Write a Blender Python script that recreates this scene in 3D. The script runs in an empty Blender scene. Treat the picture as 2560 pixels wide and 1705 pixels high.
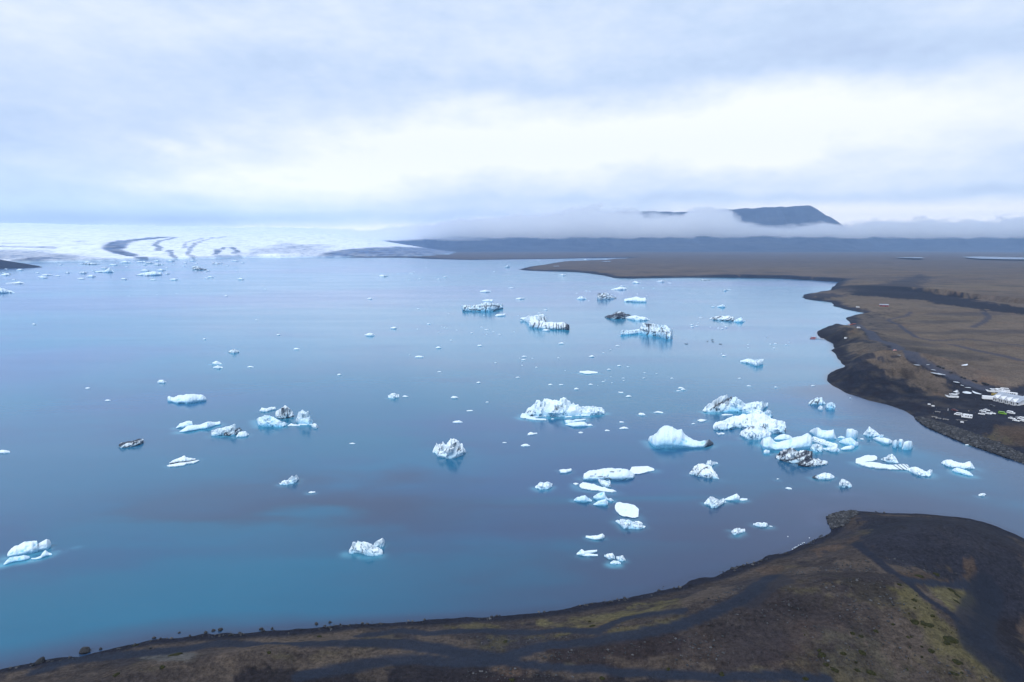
import bpy, bmesh, math, random
import numpy as np
from mathutils import Vector, Matrix
R = math.radians
random.seed(7); rng = np.random.default_rng(11)
SC = bpy.context.scene
COL = SC.collection
# ------------------------------------------------------------------ camera, world, sun, exposure
CAM_H, PITCH, FPX, CX, CY = 100.0, R(7.92), 1707.0, 1280.0, 852.5
cd = bpy.data.cameras.new('camera'); cam = bpy.data.objects.new('camera', cd); COL.objects.link(cam)
cd.lens = 24.005; cd.sensor_width = 36; cd.clip_start = 1; cd.clip_end = 90000
cam.location = (0, 0, CAM_H); cam.rotation_euler = (math.pi/2-PITCH, 0, 0)
SC.camera = cam
SC.view_settings.view_transform = 'Standard'; SC.view_settings.look = 'None'
SC.view_settings.gamma = 1; SC.view_settings.exposure = 0.60; SC.view_settings.use_curve_mapping = False
SC.cycles.use_denoising = True
SC.cycles.max_bounces = 20; SC.cycles.diffuse_bounces = 3; SC.cycles.glossy_bounces = 3
SC.cycles.volume_bounces = 20; SC.cycles.transparent_max_bounces = 8
SC.cycles.volume_step_rate = 1.0; SC.cycles.volume_max_steps = 256
SC.cycles.sample_clamp_indirect = 6

def ray(px, py):
    a = (np.asarray(px, float)-CX)/FPX; b = (CY-np.asarray(py, float))/FPX
    return a, math.cos(PITCH)+b*math.sin(PITCH), -math.sin(PITCH)+b*math.cos(PITCH)
def G0(px, py, z=0.0):
    dx, dy, dz = ray(px, py)
    t = (z-CAM_H)/np.minimum(dz, -1e-5)
    return np.stack([dx*t, dy*t], -1)
def angles(px, py):
    dx, dy, dz = ray(px, py)
    return math.degrees(math.atan2(dx, dy)), math.degrees(math.atan2(dz, math.hypot(dx, dy)))

# ---- node helpers
class NT:
    def __init__(s, nt): s.nt = nt; nt.nodes.clear()
    def n(s, t, **kw):
        x = s.nt.nodes.new(t)
        for k, v in kw.items():
            if k.startswith('i_'):
                k = k[2:]; k = int(k) if k.isdigit() else k.replace('_', ' ')
                s.set(x.inputs[k], v)
            else: setattr(x, k, v)
        return x
    def set(s, sock, v):
        if isinstance(v, bpy.types.NodeSocket): s.nt.links.new(v, sock)
        elif isinstance(v, bpy.types.Node): s.nt.links.new(v.outputs[0], sock)
        else: sock.default_value = v
    def m(s, op, *a, clamp=False):
        x = s.nt.nodes.new('ShaderNodeMath'); x.operation = op; x.use_clamp = clamp
        for i, v in enumerate(a): s.set(x.inputs[i], v)
        return x.outputs[0]
    def noise(s, vec, scale, detail=4, rough=.55, dist=0, dims='3D'):
        x = s.nt.nodes.new('ShaderNodeTexNoise'); x.noise_dimensions = dims
        s.set(x.inputs['Vector'], vec); x.inputs['Scale'].default_value = scale
        x.inputs['Detail'].default_value = detail; x.inputs['Roughness'].default_value = rough
        x.inputs['Distortion'].default_value = dist
        return x.outputs[0]
    def mapr(s, v, a, b, c=0., d=1., smooth=True):
        x = s.nt.nodes.new('ShaderNodeMapRange'); x.interpolation_type = 'SMOOTHSTEP' if smooth else 'LINEAR'
        s.set(x.inputs[0], v)
        for i, q in enumerate((a, b, c, d)): s.set(x.inputs[i+1], q)
        return x.outputs[0]
    def mix(s, f, a, b, mode='MIX'):
        x = s.nt.nodes.new('ShaderNodeMix'); x.data_type = 'RGBA'; x.blend_type = mode
        s.set(x.inputs[0], f); s.set(x.inputs[6], a); s.set(x.inputs[7], b)
        return x.outputs[2]
    def vscale(s, v, sx, sy, sz):
        x = s.nt.nodes.new('ShaderNodeMapping'); s.set(x.inputs[0], v); x.inputs[3].default_value = (sx, sy, sz)
        return x.outputs[0]
def C4(c): return (c[0], c[1], c[2], 1)

SUN_EL, SUN_AZ = R(52), R(215)      # azimuth from +Y towards +X
w = bpy.data.worlds.new('World'); SC.world = w; w.use_nodes = True
T = NT(w.node_tree)
sky = T.n('ShaderNodeTexSky'); sky.sky_type = 'NISHITA'; sky.sun_disc = False
sky.sun_elevation = SUN_EL; sky.sun_rotation = SUN_AZ; sky.altitude = 0.1
tc = T.n('ShaderNodeTexCoord').outputs['Generated']
sp = T.n('ShaderNodeSeparateXYZ', i_0=tc)
X, Y, Z = sp.outputs
az = T.m('MULTIPLY', T.m('ARCTAN2', X, Y), 57.2958)
el = T.m('MULTIPLY', T.m('ARCSINE', Z), 57.2958)
comb = T.n('ShaderNodeCombineXYZ', i_0=az, i_1=T.m('MULTIPLY', el, 1.9), i_2=0.0).outputs[0]
n1 = T.noise(comb, .055, 5, .55)
comb2 = T.n('ShaderNodeCombineXYZ', i_0=az, i_1=T.m('MULTIPLY', el, 2.4), i_2=7.3).outputs[0]
n2 = T.noise(comb2, .13, 6, .5)
n3 = T.noise(comb2, .5, 5, .55)
waz = T.m('ADD', az, T.m('MULTIPLY', T.m('SUBTRACT', n2, .5), 16))
nearh = T.mapr(el, 0.5, 9, .12, 1.)
wel = T.m('ADD', el, T.m('MULTIPLY', T.m('MULTIPLY', T.m('SUBTRACT', n1, .5), 9), nearh))
def blob(px, py, sx, sy, wgt, rot=0, soft=False):
    a, e = angles(px, py)
    ux = T.m('SUBTRACT', waz, a); uy = T.m('SUBTRACT', wel if not soft else el, e)
    k = .0336
    if rot:
        c, s_ = math.cos(R(rot)), math.sin(R(rot))
        ux, uy = (T.m('ADD', T.m('MULTIPLY', ux, c), T.m('MULTIPLY', uy, s_)),
                  T.m('SUBTRACT', T.m('MULTIPLY', uy, c), T.m('MULTIPLY', ux, s_)))
    ux = T.m('DIVIDE', ux, sx*k); uy = T.m('DIVIDE', uy, sy*k)
    q = T.m('ADD', T.m('MULTIPLY', ux, ux), T.m('MULTIPLY', uy, uy))
    return T.m('MULTIPLY', T.m('EXPONENT', T.m('MULTIPLY', q, -1.0)), wgt)
s = T.m('ADD', .50, T.m('MULTIPLY', T.m('SUBTRACT', n1, .5), .45))
s = T.m('ADD', s, T.m('MULTIPLY', T.m('SUBTRACT', n2, .5), .38))
s = T.m('ADD', s, T.m('MULTIPLY', T.m('SUBTRACT', n3, .5), .30))
BLOBS = [  # px, py, sx, sy, weight, rotation
 (1650, 350, 760, 85, .40, 0), (1100, 390, 640, 75, .36, 4), (2250, 300, 500, 90, .30, 0), (720, 450, 420, 50, .26, 6),
 (480, 340, 60, 28, .22, 0), (300, 60, 600, 60, .14, 0), (2150, 545, 420, 34, .40, 0), (1200, 270, 200, 30, .15, 8),
 (60, 480, 380, 110, -.30, 0), (1750, 200, 700, 35, -.16, 0), (2350, 90, 400, 70, -.16, 0), (900, 200, 600, 40, -.06, 0),
 (1750, 500, 700, 14, -.18, 0), (2400, 480, 250, 12, -.16, 0), (250, 215, 150, 30, -.06, 0),
]
for b in BLOBS: s = T.m('ADD', s, blob(*b))
for b in [(700, 546, 560, 13, -.22, 1.2), (150, 548, 380, 18, -.18, 0), (350, 586, 900, 15, 1.1, .3), (1250, 560, 420, 16, .45, 2.5), (2300, 560, 620, 34, .6, 0)]:
    s = T.m('ADD', s, blob(*b, soft=True))
cr = T.n('ShaderNodeValToRGB', i_0=s)
els = cr.color_ramp.elements
els[0].position = .0; els[0].color = (.30, .37, .54, 1)
els[1].position = 1.0; els[1].color = (.76, .77, .80, 1)
e = els.new(.38); e.color = (.435, .525, .67, 1)
e = els.new(.62); e.color = (.555, .615, .73, 1)
e = els.new(.8); e.color = (.655, .69, .76, 1)
cloud10 = T.mix(1.0, cr.outputs[0], (10, 10, 10, 1), 'MULTIPLY')
hb = T.mapr(el, -1, 8.5, 1, 0)
cloud10 = T.mix(hb, cloud10, T.mix(1.0, cloud10, (1.56, 1.44, 1.26, 1), 'MULTIPLY'))
skyc = T.mix(.95, sky.outputs[0], cloud10)
bg = T.n('ShaderNodeBackground', i_0=skyc, i_1=.1)
T.n('ShaderNodeOutputWorld', i_0=bg)
w.cycles.sampling_method = 'MANUAL'; w.cycles.sample_map_resolution = 512

sl = bpy.data.lights.new('sun', 'SUN'); sun = bpy.data.objects.new('sun', sl); COL.objects.link(sun)
sl.energy = 1.5; sl.angle = R(40); sl.color = (1, .985, .97)
sd_ = Vector((math.sin(SUN_AZ)*math.cos(SUN_EL), math.cos(SUN_AZ)*math.cos(SUN_EL), math.sin(SUN_EL)))
sun.rotation_euler = sd_.to_track_quat('Z', 'Y').to_euler()

# ------------------------------------------------------------------ numpy tools
def _h(ix, iy, iz):
    n = (ix.astype(np.int64)*374761393+iy.astype(np.int64)*668265263+iz.astype(np.int64)*1440662683) & 0xffffffff
    n = ((n ^ (n >> 13))*1274126177) & 0xffffffff
    n = n ^ (n >> 16)
    return (n & 0xffff)/65535.0
def vn(x, y, z=None):
    x = np.asarray(x, float); y = np.asarray(y, float)
    z = np.zeros_like(x) if z is None else np.asarray(z, float)
    ix, iy, iz = np.floor(x), np.floor(y), np.floor(z)
    fx, fy, fz = x-ix, y-iy, z-iz
    fx, fy, fz = [f*f*f*(f*(f*6-15)+10) for f in (fx, fy, fz)]
    o = 0
    for a in (0, 1):
        for b in (0, 1):
            for c in (0, 1):
                o = o+_h(ix+a, iy+b, iz+c)*(fx if a else 1-fx)*(fy if b else 1-fy)*(fz if c else 1-fz)
    return o*2-1
def fbm(x, y, z=None, o=4, g=.5):
    s, a, n = 0, 1, 0
    z = np.zeros_like(np.asarray(x, float)) if z is None else z
    for i in range(o):
        s = s+a*vn(x+i*17.3, y-i*9.1, z+i*5.7); n += a; a *= g; x, y, z = x*2.03, y*2.03, z*2.03
    return s/n
def ridged(x, y, z=None, o=4, g=.5):
    s, a, n = 0, 1, 0
    z = np.zeros_like(np.asarray(x, float)) if z is None else z
    for i in range(o):
        s = s+a*(1-2*np.abs(vn(x+i*17.3, y-i*9.1, z+i*5.7))); n += a; a *= g; x, y, z = x*2.03, y*2.03, z*2.03
    return s/n
def ss(a, b, x):
    t = np.clip((x-a)/(b-a), 0, 1); return t*t*(3-2*t)
def polydist(P, pts, closed=False):
    """distance from points P (N,2) to a polyline"""
    pts = np.asarray(pts, float); d = np.full(len(P), 1e18)
    n = len(pts)
    for i in range(n if closed else n-1):
        a, b = pts[i], pts[(i+1) % n]; ab = b-a; L = max(ab@ab, 1e-9)
        t = np.clip(((P-a)@ab)/L, 0, 1)
        q = P-a-t[:, None]*ab
        d = np.minimum(d, np.einsum('ij,ij->i', q, q))
    return np.sqrt(d)
def inside(P, pts):
    pts = np.asarray(pts, float); c = np.zeros(len(P), bool); x, y = P[:, 0], P[:, 1]
    j = len(pts)-1
    for i in range(len(pts)):
        xi, yi = pts[i]; xj, yj = pts[j]
        if yi != yj:
            c ^= ((yi > y) != (yj > y)) & (x < (xj-xi)*(y-yi)/(yj-yi)+xi)
        j = i
    return c
def sdist(P, pts):
    d = polydist(P, pts, True); return np.where(inside(P, pts), -d, d)   # negative inside
def near(P, pts, pad):
    pts = np.asarray(pts); lo, hi = pts.min(0)-pad, pts.max(0)+pad
    return np.nonzero((P[:, 0] > lo[0]) & (P[:, 0] < hi[0]) & (P[:, 1] > lo[1]) & (P[:, 1] < hi[1]))[0]

def zoomed(x0, y0, s): return lambda pts: [(x0+a/s,)+tuple(y0+b/s for b in r) for a, *r in pts]
ZM = dict(a=zoomed(380, 960, 5.352), b=zoomed(0, 1300, 9.8125), c=zoomed(1040, 1080, 14.72), d=zoomed(1120, 720, 6.542),
          e=zoomed(1460, 700, 5.352), f=zoomed(1280, 960, 8.411), g=zoomed(1580, 960, 5.607), h=zoomed(1380, 1140, 5.228),
          i=zoomed(1900, 960, 4.205), j=zoomed(1700, 1130, 5.12), k=zoomed(840, 1320, 14.72), l=zoomed(0, 520, 2.141),
          m=zoomed(900, 500, 2.617), n=zoomed(1500, 480, 2.2217), p=zoomed(1960, 780, 3.925), q=zoomed(2300, 940, 9.058),
          r=zoomed(0, 1500, 2.617), s=zoomed(900, 1400, 2.944), t=zoomed(1700, 1250, 2.738), o=zoomed(0, 0, .91953), P=zoomed(0, 0, 1))

# ------------------------------------------------------------------ object helpers
def tag(o, label=None, cat=None, group=None, kind=None):
    if label: o['label'] = label
    if cat: o['category'] = cat
    if group: o['group'] = group
    if kind: o['kind'] = kind
    return o
def mesh_np(name, V, F, mats, tint=None, smooth=True, extra=None, parent=None):
    me = bpy.data.meshes.new(name)
    V = np.ascontiguousarray(V, dtype=np.float32); F = np.asarray(F)
    me.vertices.add(len(V)); me.vertices.foreach_set('co', V.ravel())
    k = F.shape[1]
    me.loops.add(F.size); me.loops.foreach_set('vertex_index', F.astype(np.int32).ravel())
    me.polygons.add(len(F)); me.polygons.foreach_set('loop_start', np.arange(0, F.size, k, dtype=np.int32))
    me.polygons.foreach_set('loop_total', np.full(len(F), k, dtype=np.int32))
    me.polygons.foreach_set('use_smooth', np.full(len(F), smooth, dtype=bool))
    me.update(calc_edges=True); me.validate()
    if tint is not None:
        a = me.attributes.new('tint', 'FLOAT_COLOR', 'POINT')
        c = np.ones((len(V), 4), np.float32); c[:, :3] = tint; a.data.foreach_set('color', c.ravel())
    for k2, v in (extra or {}).items():
        a = me.attributes.new(k2, 'FLOAT', 'POINT'); a.data.foreach_set('value', np.asarray(v, np.float32))
    for m in (mats if isinstance(mats, (list, tuple)) else [mats]): me.materials.append(m)
    o = bpy.data.objects.new(name, me); COL.objects.link(o)
    if parent: o.parent = parent
    return o
def compact(V, F, *arrs):
    u, inv = np.unique(F, return_inverse=True)
    return (V[u], inv.reshape(F.shape))+tuple(a[u] for a in arrs)
def bm_obj(name, bm, mat, parent=None, smooth=False):
    me = bpy.data.meshes.new(name); bm.normal_update(); bm.to_mesh(me); bm.free()
    me.materials.append(mat)
    if smooth:
        for p in me.polygons: p.use_smooth = True
    o = bpy.data.objects.new(name, me); COL.objects.link(o)
    if parent: o.parent = parent
    return o
def empty(name, loc, rz=0):
    o = bpy.data.objects.new(name, None); COL.objects.link(o); o.location = loc; o.rotation_euler = (0, 0, rz)
    o.empty_display_size = .5
    return o
def kids(o): return [c for c in COL.objects if c.parent == o]
def copy_tree(o, parent=None):
    ch = kids(o)
    c = o.copy(); COL.objects.link(c)
    if parent: c.parent = parent
    for k in ch: copy_tree(k, c)
    return c

# ------------------------------------------------------------------ materials
def mat(name, col, rough=.6, metal=0, noise=0, nscale=3, spec=.5):
    m = bpy.data.materials.new(name); m.use_nodes = True; t = NT(m.node_tree)
    c = C4(col)
    if noise:
        f = t.noise(t.n('ShaderNodeTexCoord').outputs['Object'], nscale, 4)
        c = t.mix(t.mapr(f, .3, .7), C4([v*(1-noise) for v in col]), C4([min(1, v*(1+noise)) for v in col]))
    b = t.n('ShaderNodeBsdfPrincipled', i_Base_Color=c, i_Roughness=rough, i_Metallic=metal)
    b.inputs['Specular IOR Level'].default_value = spec
    t.n('ShaderNodeOutputMaterial', i_0=b)
    return m
# ground: tinted by region, broken up at three scales, rough relief
def mk_ground():
    m = bpy.data.materials.new('ground_mix'); m.use_nodes = True; t = NT(m.node_tree)
    pos = t.n('ShaderNodeNewGeometry').outputs['Position']
    dist = t.n('ShaderNodeVectorMath', operation='LENGTH', i_0=pos).outputs['Value']
    a = t.n('ShaderNodeAttribute', attribute_name='tint').outputs['Color']
    rg = t.n('ShaderNodeAttribute', attribute_name='rough').outputs['Fac']
    n1 = t.noise(pos, .9, 8, .75); n2 = t.noise(pos, .11, 8, .68); n3 = t.noise(pos, .012, 6, .6)
    v = t.m('ADD', t.m('MULTIPLY', t.mapr(n1, .32, .68, -.5, .5, False), 1.35), t.m('MULTIPLY', t.mapr(n2, .25, .75, -.5, .5, False), .75))
    v = t.m('ADD', v, t.m('MULTIPLY', t.mapr(n3, .25, .75, -.5, .5, False), .6))
    v = t.m('MULTIPLY', v, rg)
    f = t.m('MAXIMUM', t.m('ADD', 1.0, v), .25)
    g = t.n('ShaderNodeCombineXYZ', i_0=f, i_1=f, i_2=f)
    c = t.mix(1, a, g.outputs[0], 'MULTIPLY')
    # rusty and olive drift between patches
    n4 = t.noise(pos, .035, 5, .6)
    c = t.mix(t.m('MULTIPLY', t.mapr(n4, .55, .8), t.m('MULTIPLY', rg, .45)), c, t.mix(1, c, (1.5, .95, .7, 1), 'MULTIPLY'))
    n5 = t.noise(pos, 2.6, 4, .7)
    c = t.mix(t.m('MULTIPLY', t.mapr(n5, .52, .62), t.m('MULTIPLY', rg, .6)), c, t.mix(1, c, (.35, .35, .42, 1), 'MULTIPLY'))
    # pale stones
    vo = t.n('ShaderNodeTexVoronoi', i_Vector=pos, i_Scale=1.1); vo.feature = 'F1'
    st = t.mapr(vo.outputs['Distance'], .12, .2, 1, 0)
    pick = t.m('GREATER_THAN', t.n('ShaderNodeSeparateColor', i_0=vo.outputs['Color']).outputs[0], .86)
    st = t.m('MULTIPLY', t.m('MULTIPLY', st, pick), t.m('MULTIPLY', rg, t.mapr(dist, 200, 500, 1, 0)))
    c = t.mix(t.m('MULTIPLY', st, .55), c, (.075, .08, .09, 1))
    bmp = t.n('ShaderNodeBump', i_Strength=.75, i_Distance=.5, i_Height=t.m('ADD', n1, t.m('MULTIPLY', n2, 3)))
    b = t.n('ShaderNodeBsdfPrincipled', i_Base_Color=c, i_Roughness=.95, i_Normal=bmp)
    b.inputs['Specular IOR Level'].default_value = .12
    t.n('ShaderNodeOutputMaterial', i_0=b)
    return m
def mk_water():
    m = bpy.data.materials.new('meltwater'); m.use_nodes = True; t = NT(m.node_tree)
    pos = t.n('ShaderNodeNewGeometry').outputs['Position']
    a = t.n('ShaderNodeAttribute', attribute_name='tint').outputs['Color']
    rp = t.n('ShaderNodeAttribute', attribute_name='ripple').outputs['Fac']
    dist = t.n('ShaderNodeVectorMath', operation='LENGTH', i_0=pos).outputs['Value']
    st = t.noise(t.vscale(pos, .003, .014, 1), 1.0, 5, .6, 0.6)
    st2 = t.noise(t.vscale(pos, .02, .07, 1), 1.0, 4, .6)
    rough = t.m('ADD', t.mapr(st, .3, .7, .12, .16), t.m('MULTIPLY', st2, .03))
    wv = t.noise(t.vscale(pos, .14, .62, 1), 1.0, 3, .6, .3)
    wv2 = t.noise(t.vscale(pos, .06, .2, 1), 1.0, 3, .6)
    hgt = t.m('ADD', t.m('MULTIPLY', wv, t.m('ADD', .12, t.m('MULTIPLY', rp, 2.6))), t.m('MULTIPLY', wv2, .35))
    bmp = t.n('ShaderNodeBump', i_Strength=t.m('DIVIDE', 52.0, t.m('ADD', dist, 60.0)), i_Distance=.6, i_Height=hgt)
    c = t.mix(t.mapr(st2, .35, .65, 0, .10), a, t.mix(1, a, (1.3, 1.25, 1.2, 1), 'MULTIPLY'))
    b = t.n('ShaderNodeBsdfPrincipled', i_Base_Color=c, i_Roughness=rough, i_IOR=1.33, i_Normal=bmp)
    t.n('ShaderNodeOutputMaterial', i_0=b)
    return m
def mk_ice():
    m = bpy.data.materials.new('ice'); m.use_nodes = True; t = NT(m.node_tree)
    pos = t.n('ShaderNodeNewGeometry').outputs['Position']
    a = t.n('ShaderNodeAttribute', attribute_name='tint').outputs['Color']
    n1 = t.noise(pos, 1.6, 5, .65); n2 = t.noise(pos, .45, 4, .6)
    f = t.mapr(n1, .3, .7, .86, 1.06, False); g = t.n('ShaderNodeCombineXYZ', i_0=f, i_1=t.m('ADD', t.m('MULTIPLY', f, .7), .3), i_2=t.m('ADD', t.m('MULTIPLY', f, .5), .5))
    c = t.mix(1, a, g.outputs[0], 'MULTIPLY')
    bmp = t.n('ShaderNodeBump', i_Strength=.5, i_Distance=.35, i_Height=t.m('ADD', n1, t.m('MULTIPLY', n2, 2)))
    b = t.n('ShaderNodeBsdfPrincipled', i_Base_Color=c, i_Roughness=.45, i_IOR=1.31, i_Normal=bmp)
    t.n('ShaderNodeOutputMaterial', i_0=b)
    return m
def mk_glacier():
    m = bpy.data.materials.new('glacier_ice'); m.use_nodes = True; t = NT(m.node_tree)
    pos = t.n('ShaderNodeNewGeometry').outputs['Position']
    a = t.n('ShaderNodeAttribute', attribute_name='tint').outputs['Color']
    dm = t.n('ShaderNodeAttribute', attribute_name='dirt').outputs['Fac']
    n1 = t.noise(t.vscale(pos, .012, .004, .05), 1, 7, .72, .8)
    n2 = t.noise(t.vscale(pos, .03, .007, .05), 1, 6, .75, .8)
    k = t.m('ADD', t.m('MULTIPLY', n1, .6), t.m('MULTIPLY', n2, .4))
    crack = t.mapr(k, .40, .55, 1, 0)
    c = t.mix(t.m('MULTIPLY', crack, t.m('ADD', .34, t.m('MULTIPLY', dm, .66)), clamp=True), a, (.08, .15, .30, 1))
    b = t.n('ShaderNodeBsdfPrincipled', i_Base_Color=c, i_Roughness=.7)
    t.n('ShaderNodeOutputMaterial', i_0=b)
    return m
def mk_mount():
    m = bpy.data.materials.new('basalt_slope'); m.use_nodes = True; t = NT(m.node_tree)
    pos = t.n('ShaderNodeNewGeometry').outputs['Position']
    n1 = t.noise(t.vscale(pos, .004, .004, .012), 1, 7, .65)
    st = t.noise(t.vscale(pos, .0012, .0012, .03), 1, 5, .6)
    c = t.mix(t.mapr(n1, .35, .65), (.012, .018, .040, 1), (.040, .050, .078, 1))
    c = t.mix(t.mapr(st, .5, .62, 0, .5), c, (.06, .062, .075, 1))
    b = t.n('ShaderNodeBsdfPrincipled', i_Base_Color=c, i_Roughness=.95)
    b.inputs['Specular IOR Level'].default_value = .1
    t.n('ShaderNodeOutputMaterial', i_0=b)
    return m
def mk_rock():
    m = bpy.data.materials.new('basalt_rock'); m.use_nodes = True; t = NT(m.node_tree)
    pos = t.n('ShaderNodeNewGeometry').outputs['Position']
    oi = t.n('ShaderNodeObjectInfo').outputs['Random']
    n1 = t.noise(pos, 1.3, 5, .65); n2 = t.noise(pos, .35, 3, .6)
    c = t.mix(t.mapr(t.m('ADD', t.m('MULTIPLY', n1, .6), t.m('MULTIPLY', n2, .4)), .4, .62), (.006, .008, .011, 1), (.026, .028, .033, 1))
    c = t.mix(t.m('MULTIPLY', oi, .2), c, (.03, .03, .03, 1))
    bmp = t.n('ShaderNodeBump', i_Strength=.6, i_Distance=.2, i_Height=n1)
    b = t.n('ShaderNodeBsdfPrincipled', i_Base_Color=c, i_Roughness=.85, i_Normal=bmp)
    t.n('ShaderNodeOutputMaterial', i_0=b)
    return m
def mk_stone():
    m = bpy.data.materials.new('broken_rock'); m.use_nodes = True; t = NT(m.node_tree)
    b = t.n('ShaderNodeBsdfPrincipled', i_Base_Color=t.n('ShaderNodeAttribute', attribute_name='tint').outputs['Color'], i_Roughness=.8)
    t.n('ShaderNodeOutputMaterial', i_0=b); return m
M_STONE = mk_stone()
M_GROUND, M_WATER, M_ICE, M_GLAC, M_MOUNT, M_ROCK = mk_ground(), mk_water(), mk_ice(), mk_glacier(), mk_mount(), mk_rock()
HAZE_D = 5.0e-5; HAZE_C = (.42, .65, 1.0, 1)
# ------------------------------------------------------------------ shores (traced on the water plane)
def W(z, pts): return [tuple(q) for q in G0(*np.array(ZM[z](pts)).T)]
shoreA = W('r', [(-300, 490), (0, 452), (380, 388), (560, 348), (740, 312), (980, 265), (1240, 235), (1400, 226), (1600, 211), (1900, 187), (2355, 157)]) \
    + W('s', [(330, 452), (600, 436), (850, 418), (1100, 405), (1300, 381), (1500, 357), (1750, 316), (2050, 262), (2200, 222), (2345, 192)]) \
    + W('t', [(120, 545), (250, 510), (480, 430), (600, 392), (700, 362), (880, 290), (990, 238), (1030, 210), (1036, 180), (1014, 150), (1006, 125), (1040, 103), (1100, 85), (1210, 76), (1400, 82), (1700, 97), (1990, 128), (2150, 175), (2355, 265)]) \
    + W('P', [(2750, 1440), (3000, 1590), (3500, 1900)])
shoreB = W('p', [(620, 65), (655, 100), (640, 140), (580, 128), (520, 112), (440, 135), (370, 165), (335, 190), (328, 210), (335, 230), (400, 272), (480, 310), (485, 350), (468, 380), (490, 410), (520, 440), (570, 510), (605, 535), (500, 575), (425, 620), (418, 645), (425, 670), (500, 735), (620, 800), (830, 870), (1000, 910), (1170, 965), (1270, 1020), (1290, 1050), (1400, 1130), (1600, 1220), (1800, 1300), (2000, 1370), (2352, 1490)]) \
    + W('P', [(2700, 1210), (3000, 1320), (3500, 1500)])
shoreC = W('m', [(1810, 378), (1700, 392), (1550, 400), (1400, 403), (1300, 410), (1200, 425), (1100, 440), (1040, 455), (1100, 462), (1180, 465), (1390, 470), (1500, 480), (1600, 495), (1650, 510), (1800, 514)]) \
    + W('n', [(250, 478), (500, 475), (760, 476), (1000, 480), (1100, 486), (1180, 490), (1270, 497), (1360, 502), (1320, 515), (1310, 530), (1295, 545), (1290, 558), (1210, 565), (1130, 570), (1115, 585), (1140, 595), (1180, 600), (1290, 615), (1300, 635), (1380, 655), (1470, 672), (1400, 685), (1375, 698)])
shoreD = W('m', [(-250, 374), (0, 376), (290, 377), (450, 385), (700, 392), (850, 391), (1000, 388), (1300, 385), (1500, 380)])
frontG = W('l', [(1720, 265), (1500, 268), (1300, 266), (1150, 272), (1000, 275), (850, 276), (700, 280), (550, 285), (400, 288), (170, 292), (0, 294), (-300, 296), (-700, 300)])
hillL = W('l', [(-700, 345), (-200, 330), (0, 326), (120, 323), (232, 318), (215, 311), (150, 304), (0, 303), (-300, 304)])
back = [(q[0]*1.12, q[1]*1.12) for q in frontG]
A0 = shoreA[0]
LAG = [(A0[0]-250, A0[1]-160), (A0[0]-60, A0[1]-30)] + shoreA + shoreB[::-1] + shoreC[::-1] + shoreD[::-1] + back \
    + [(-7000, 4500), (-5200, 1500), (-2500, 300), (-900, 40)]
# where the channel leaves the picture
LAG = np.array(LAG); HILL_L = np.array(hillL)
def gz(px, py): return G0(px, py)
def gauss(P, c, sx, sy, rot=0):
    d = P-np.asarray(c); cr_, sr = math.cos(rot), math.sin(rot)
    u = (d[:, 0]*cr_+d[:, 1]*sr)/sx; v = (-d[:, 0]*sr+d[:, 1]*cr_)/sy
    return np.exp(-(u*u+v*v))
SCARP = np.array(W('n', [(1180, 588), (1330, 568), (1480, 562), (1640, 566), (1800, 578), (1900, 594), (2020, 615), (2130, 636), (2250, 652), (2355, 662), (2700, 690), (3300, 730)]))
def H(P, sd=None):
    if sd is None:
        sd = sdist(P, LAG)
    x, y = P[:, 0], P[:, 1]; r = np.hypot(x, y)
    sd = sd+np.where(r < 450, fbm(x/7, y/7, None, 4)*1.5, fbm(x/26, y/26, None, 4)*np.clip(r/260, 2, 14))
    nearA = ss(0, 1, (300+(x*.35)-y)/120.) * (y < 420)        # the spit we hover over
    nearA = np.where(y < 0, 1., nearA)
    sdm = np.maximum(sd, 0)
    farf = ss(700, 2500, r)
    zp = 5.5*(1-np.exp(-sdm*.30/5.5))
    zp = zp*(1-nearA)+nearA*(9*(1-np.exp(-sdm*.22/9)))
    # broad relief
    zp = zp+ss(4, 60, sdm)*(nearA*(fbm(x/46, y/38, o=4)*4.2+fbm(x/13, y/11, None, 3)*.9)
                            + (1-nearA)*(fbm(x/120, y/90, None, 4)*1.6+farf*fbm(x/900, y/420, None, 5)*7+farf*2))
    zp = zp+ss(1, 8, sdm)*(fbm(x/3.1, y/3.1, None, 3)*.22)*(r < 900)
    g = lambda px, py, sx, sy, rot=0: gauss(P, gz(px, py), sx, sy, rot)
    zp = zp+ss(0, 22, sdm)*(g(2250, 1420, 42, 24)*8+g(2140, 1640, 45, 26, .5)*9-g(2520, 1590, 16, 14)*6+g(1750, 1640, 35, 18, .4)*6+g(560, 1700, 40, 8, .3)*3
                            - g(2120, 1410, 30, 6, .6)*3)
    zp = zp+ss(0, 26, sdm)*(g(2190, 945, 62, 46, -.3)*11+g(2290, 950, 45, 26, -.6)*6+g(2100, 850, 36, 60, .1)*10+g(2180, 890, 40, 50, 0)*7)
    zp = zp+ss(3, 26, sdm)*g(2170, 930, 110, 100, -.3)*(ridged(x/30+3, y/17, None, 4)*3.0-1.0)
    zp = zp-ss(0, 10, sdm)*(1-nearA)*g(2440, 1010, 90, 60, -.5)*2.2
    # terrace above the dark scarp
    if len(P):
        i = near(P, SCARP, 9000)
        t = np.zeros(len(P)); q = P[i]
        yl = np.interp(q[:, 0], SCARP[:, 0], SCARP[:, 1])
        t[i] = ss(-34, 66, q[:, 1]-yl)*ss(SCARP[0, 0], SCARP[0, 0]+140, q[:, 0])
        zp = zp+t*8*(1-ss(1500, 3500, r)*.6)
    # dark hill standing left in the lagoon, with a broken crest
    hd = -sdist(P, HILL_L)
    hz = np.where(hd > 0, np.minimum(hd*.22, 38+fbm(x/120, y/120)*16), -3)
    z = np.where(sd > 0, zp, np.maximum(-3.2, sd*.3))
    z = np.where(hd > -8, np.maximum(z, hz), z)
    return z
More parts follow.
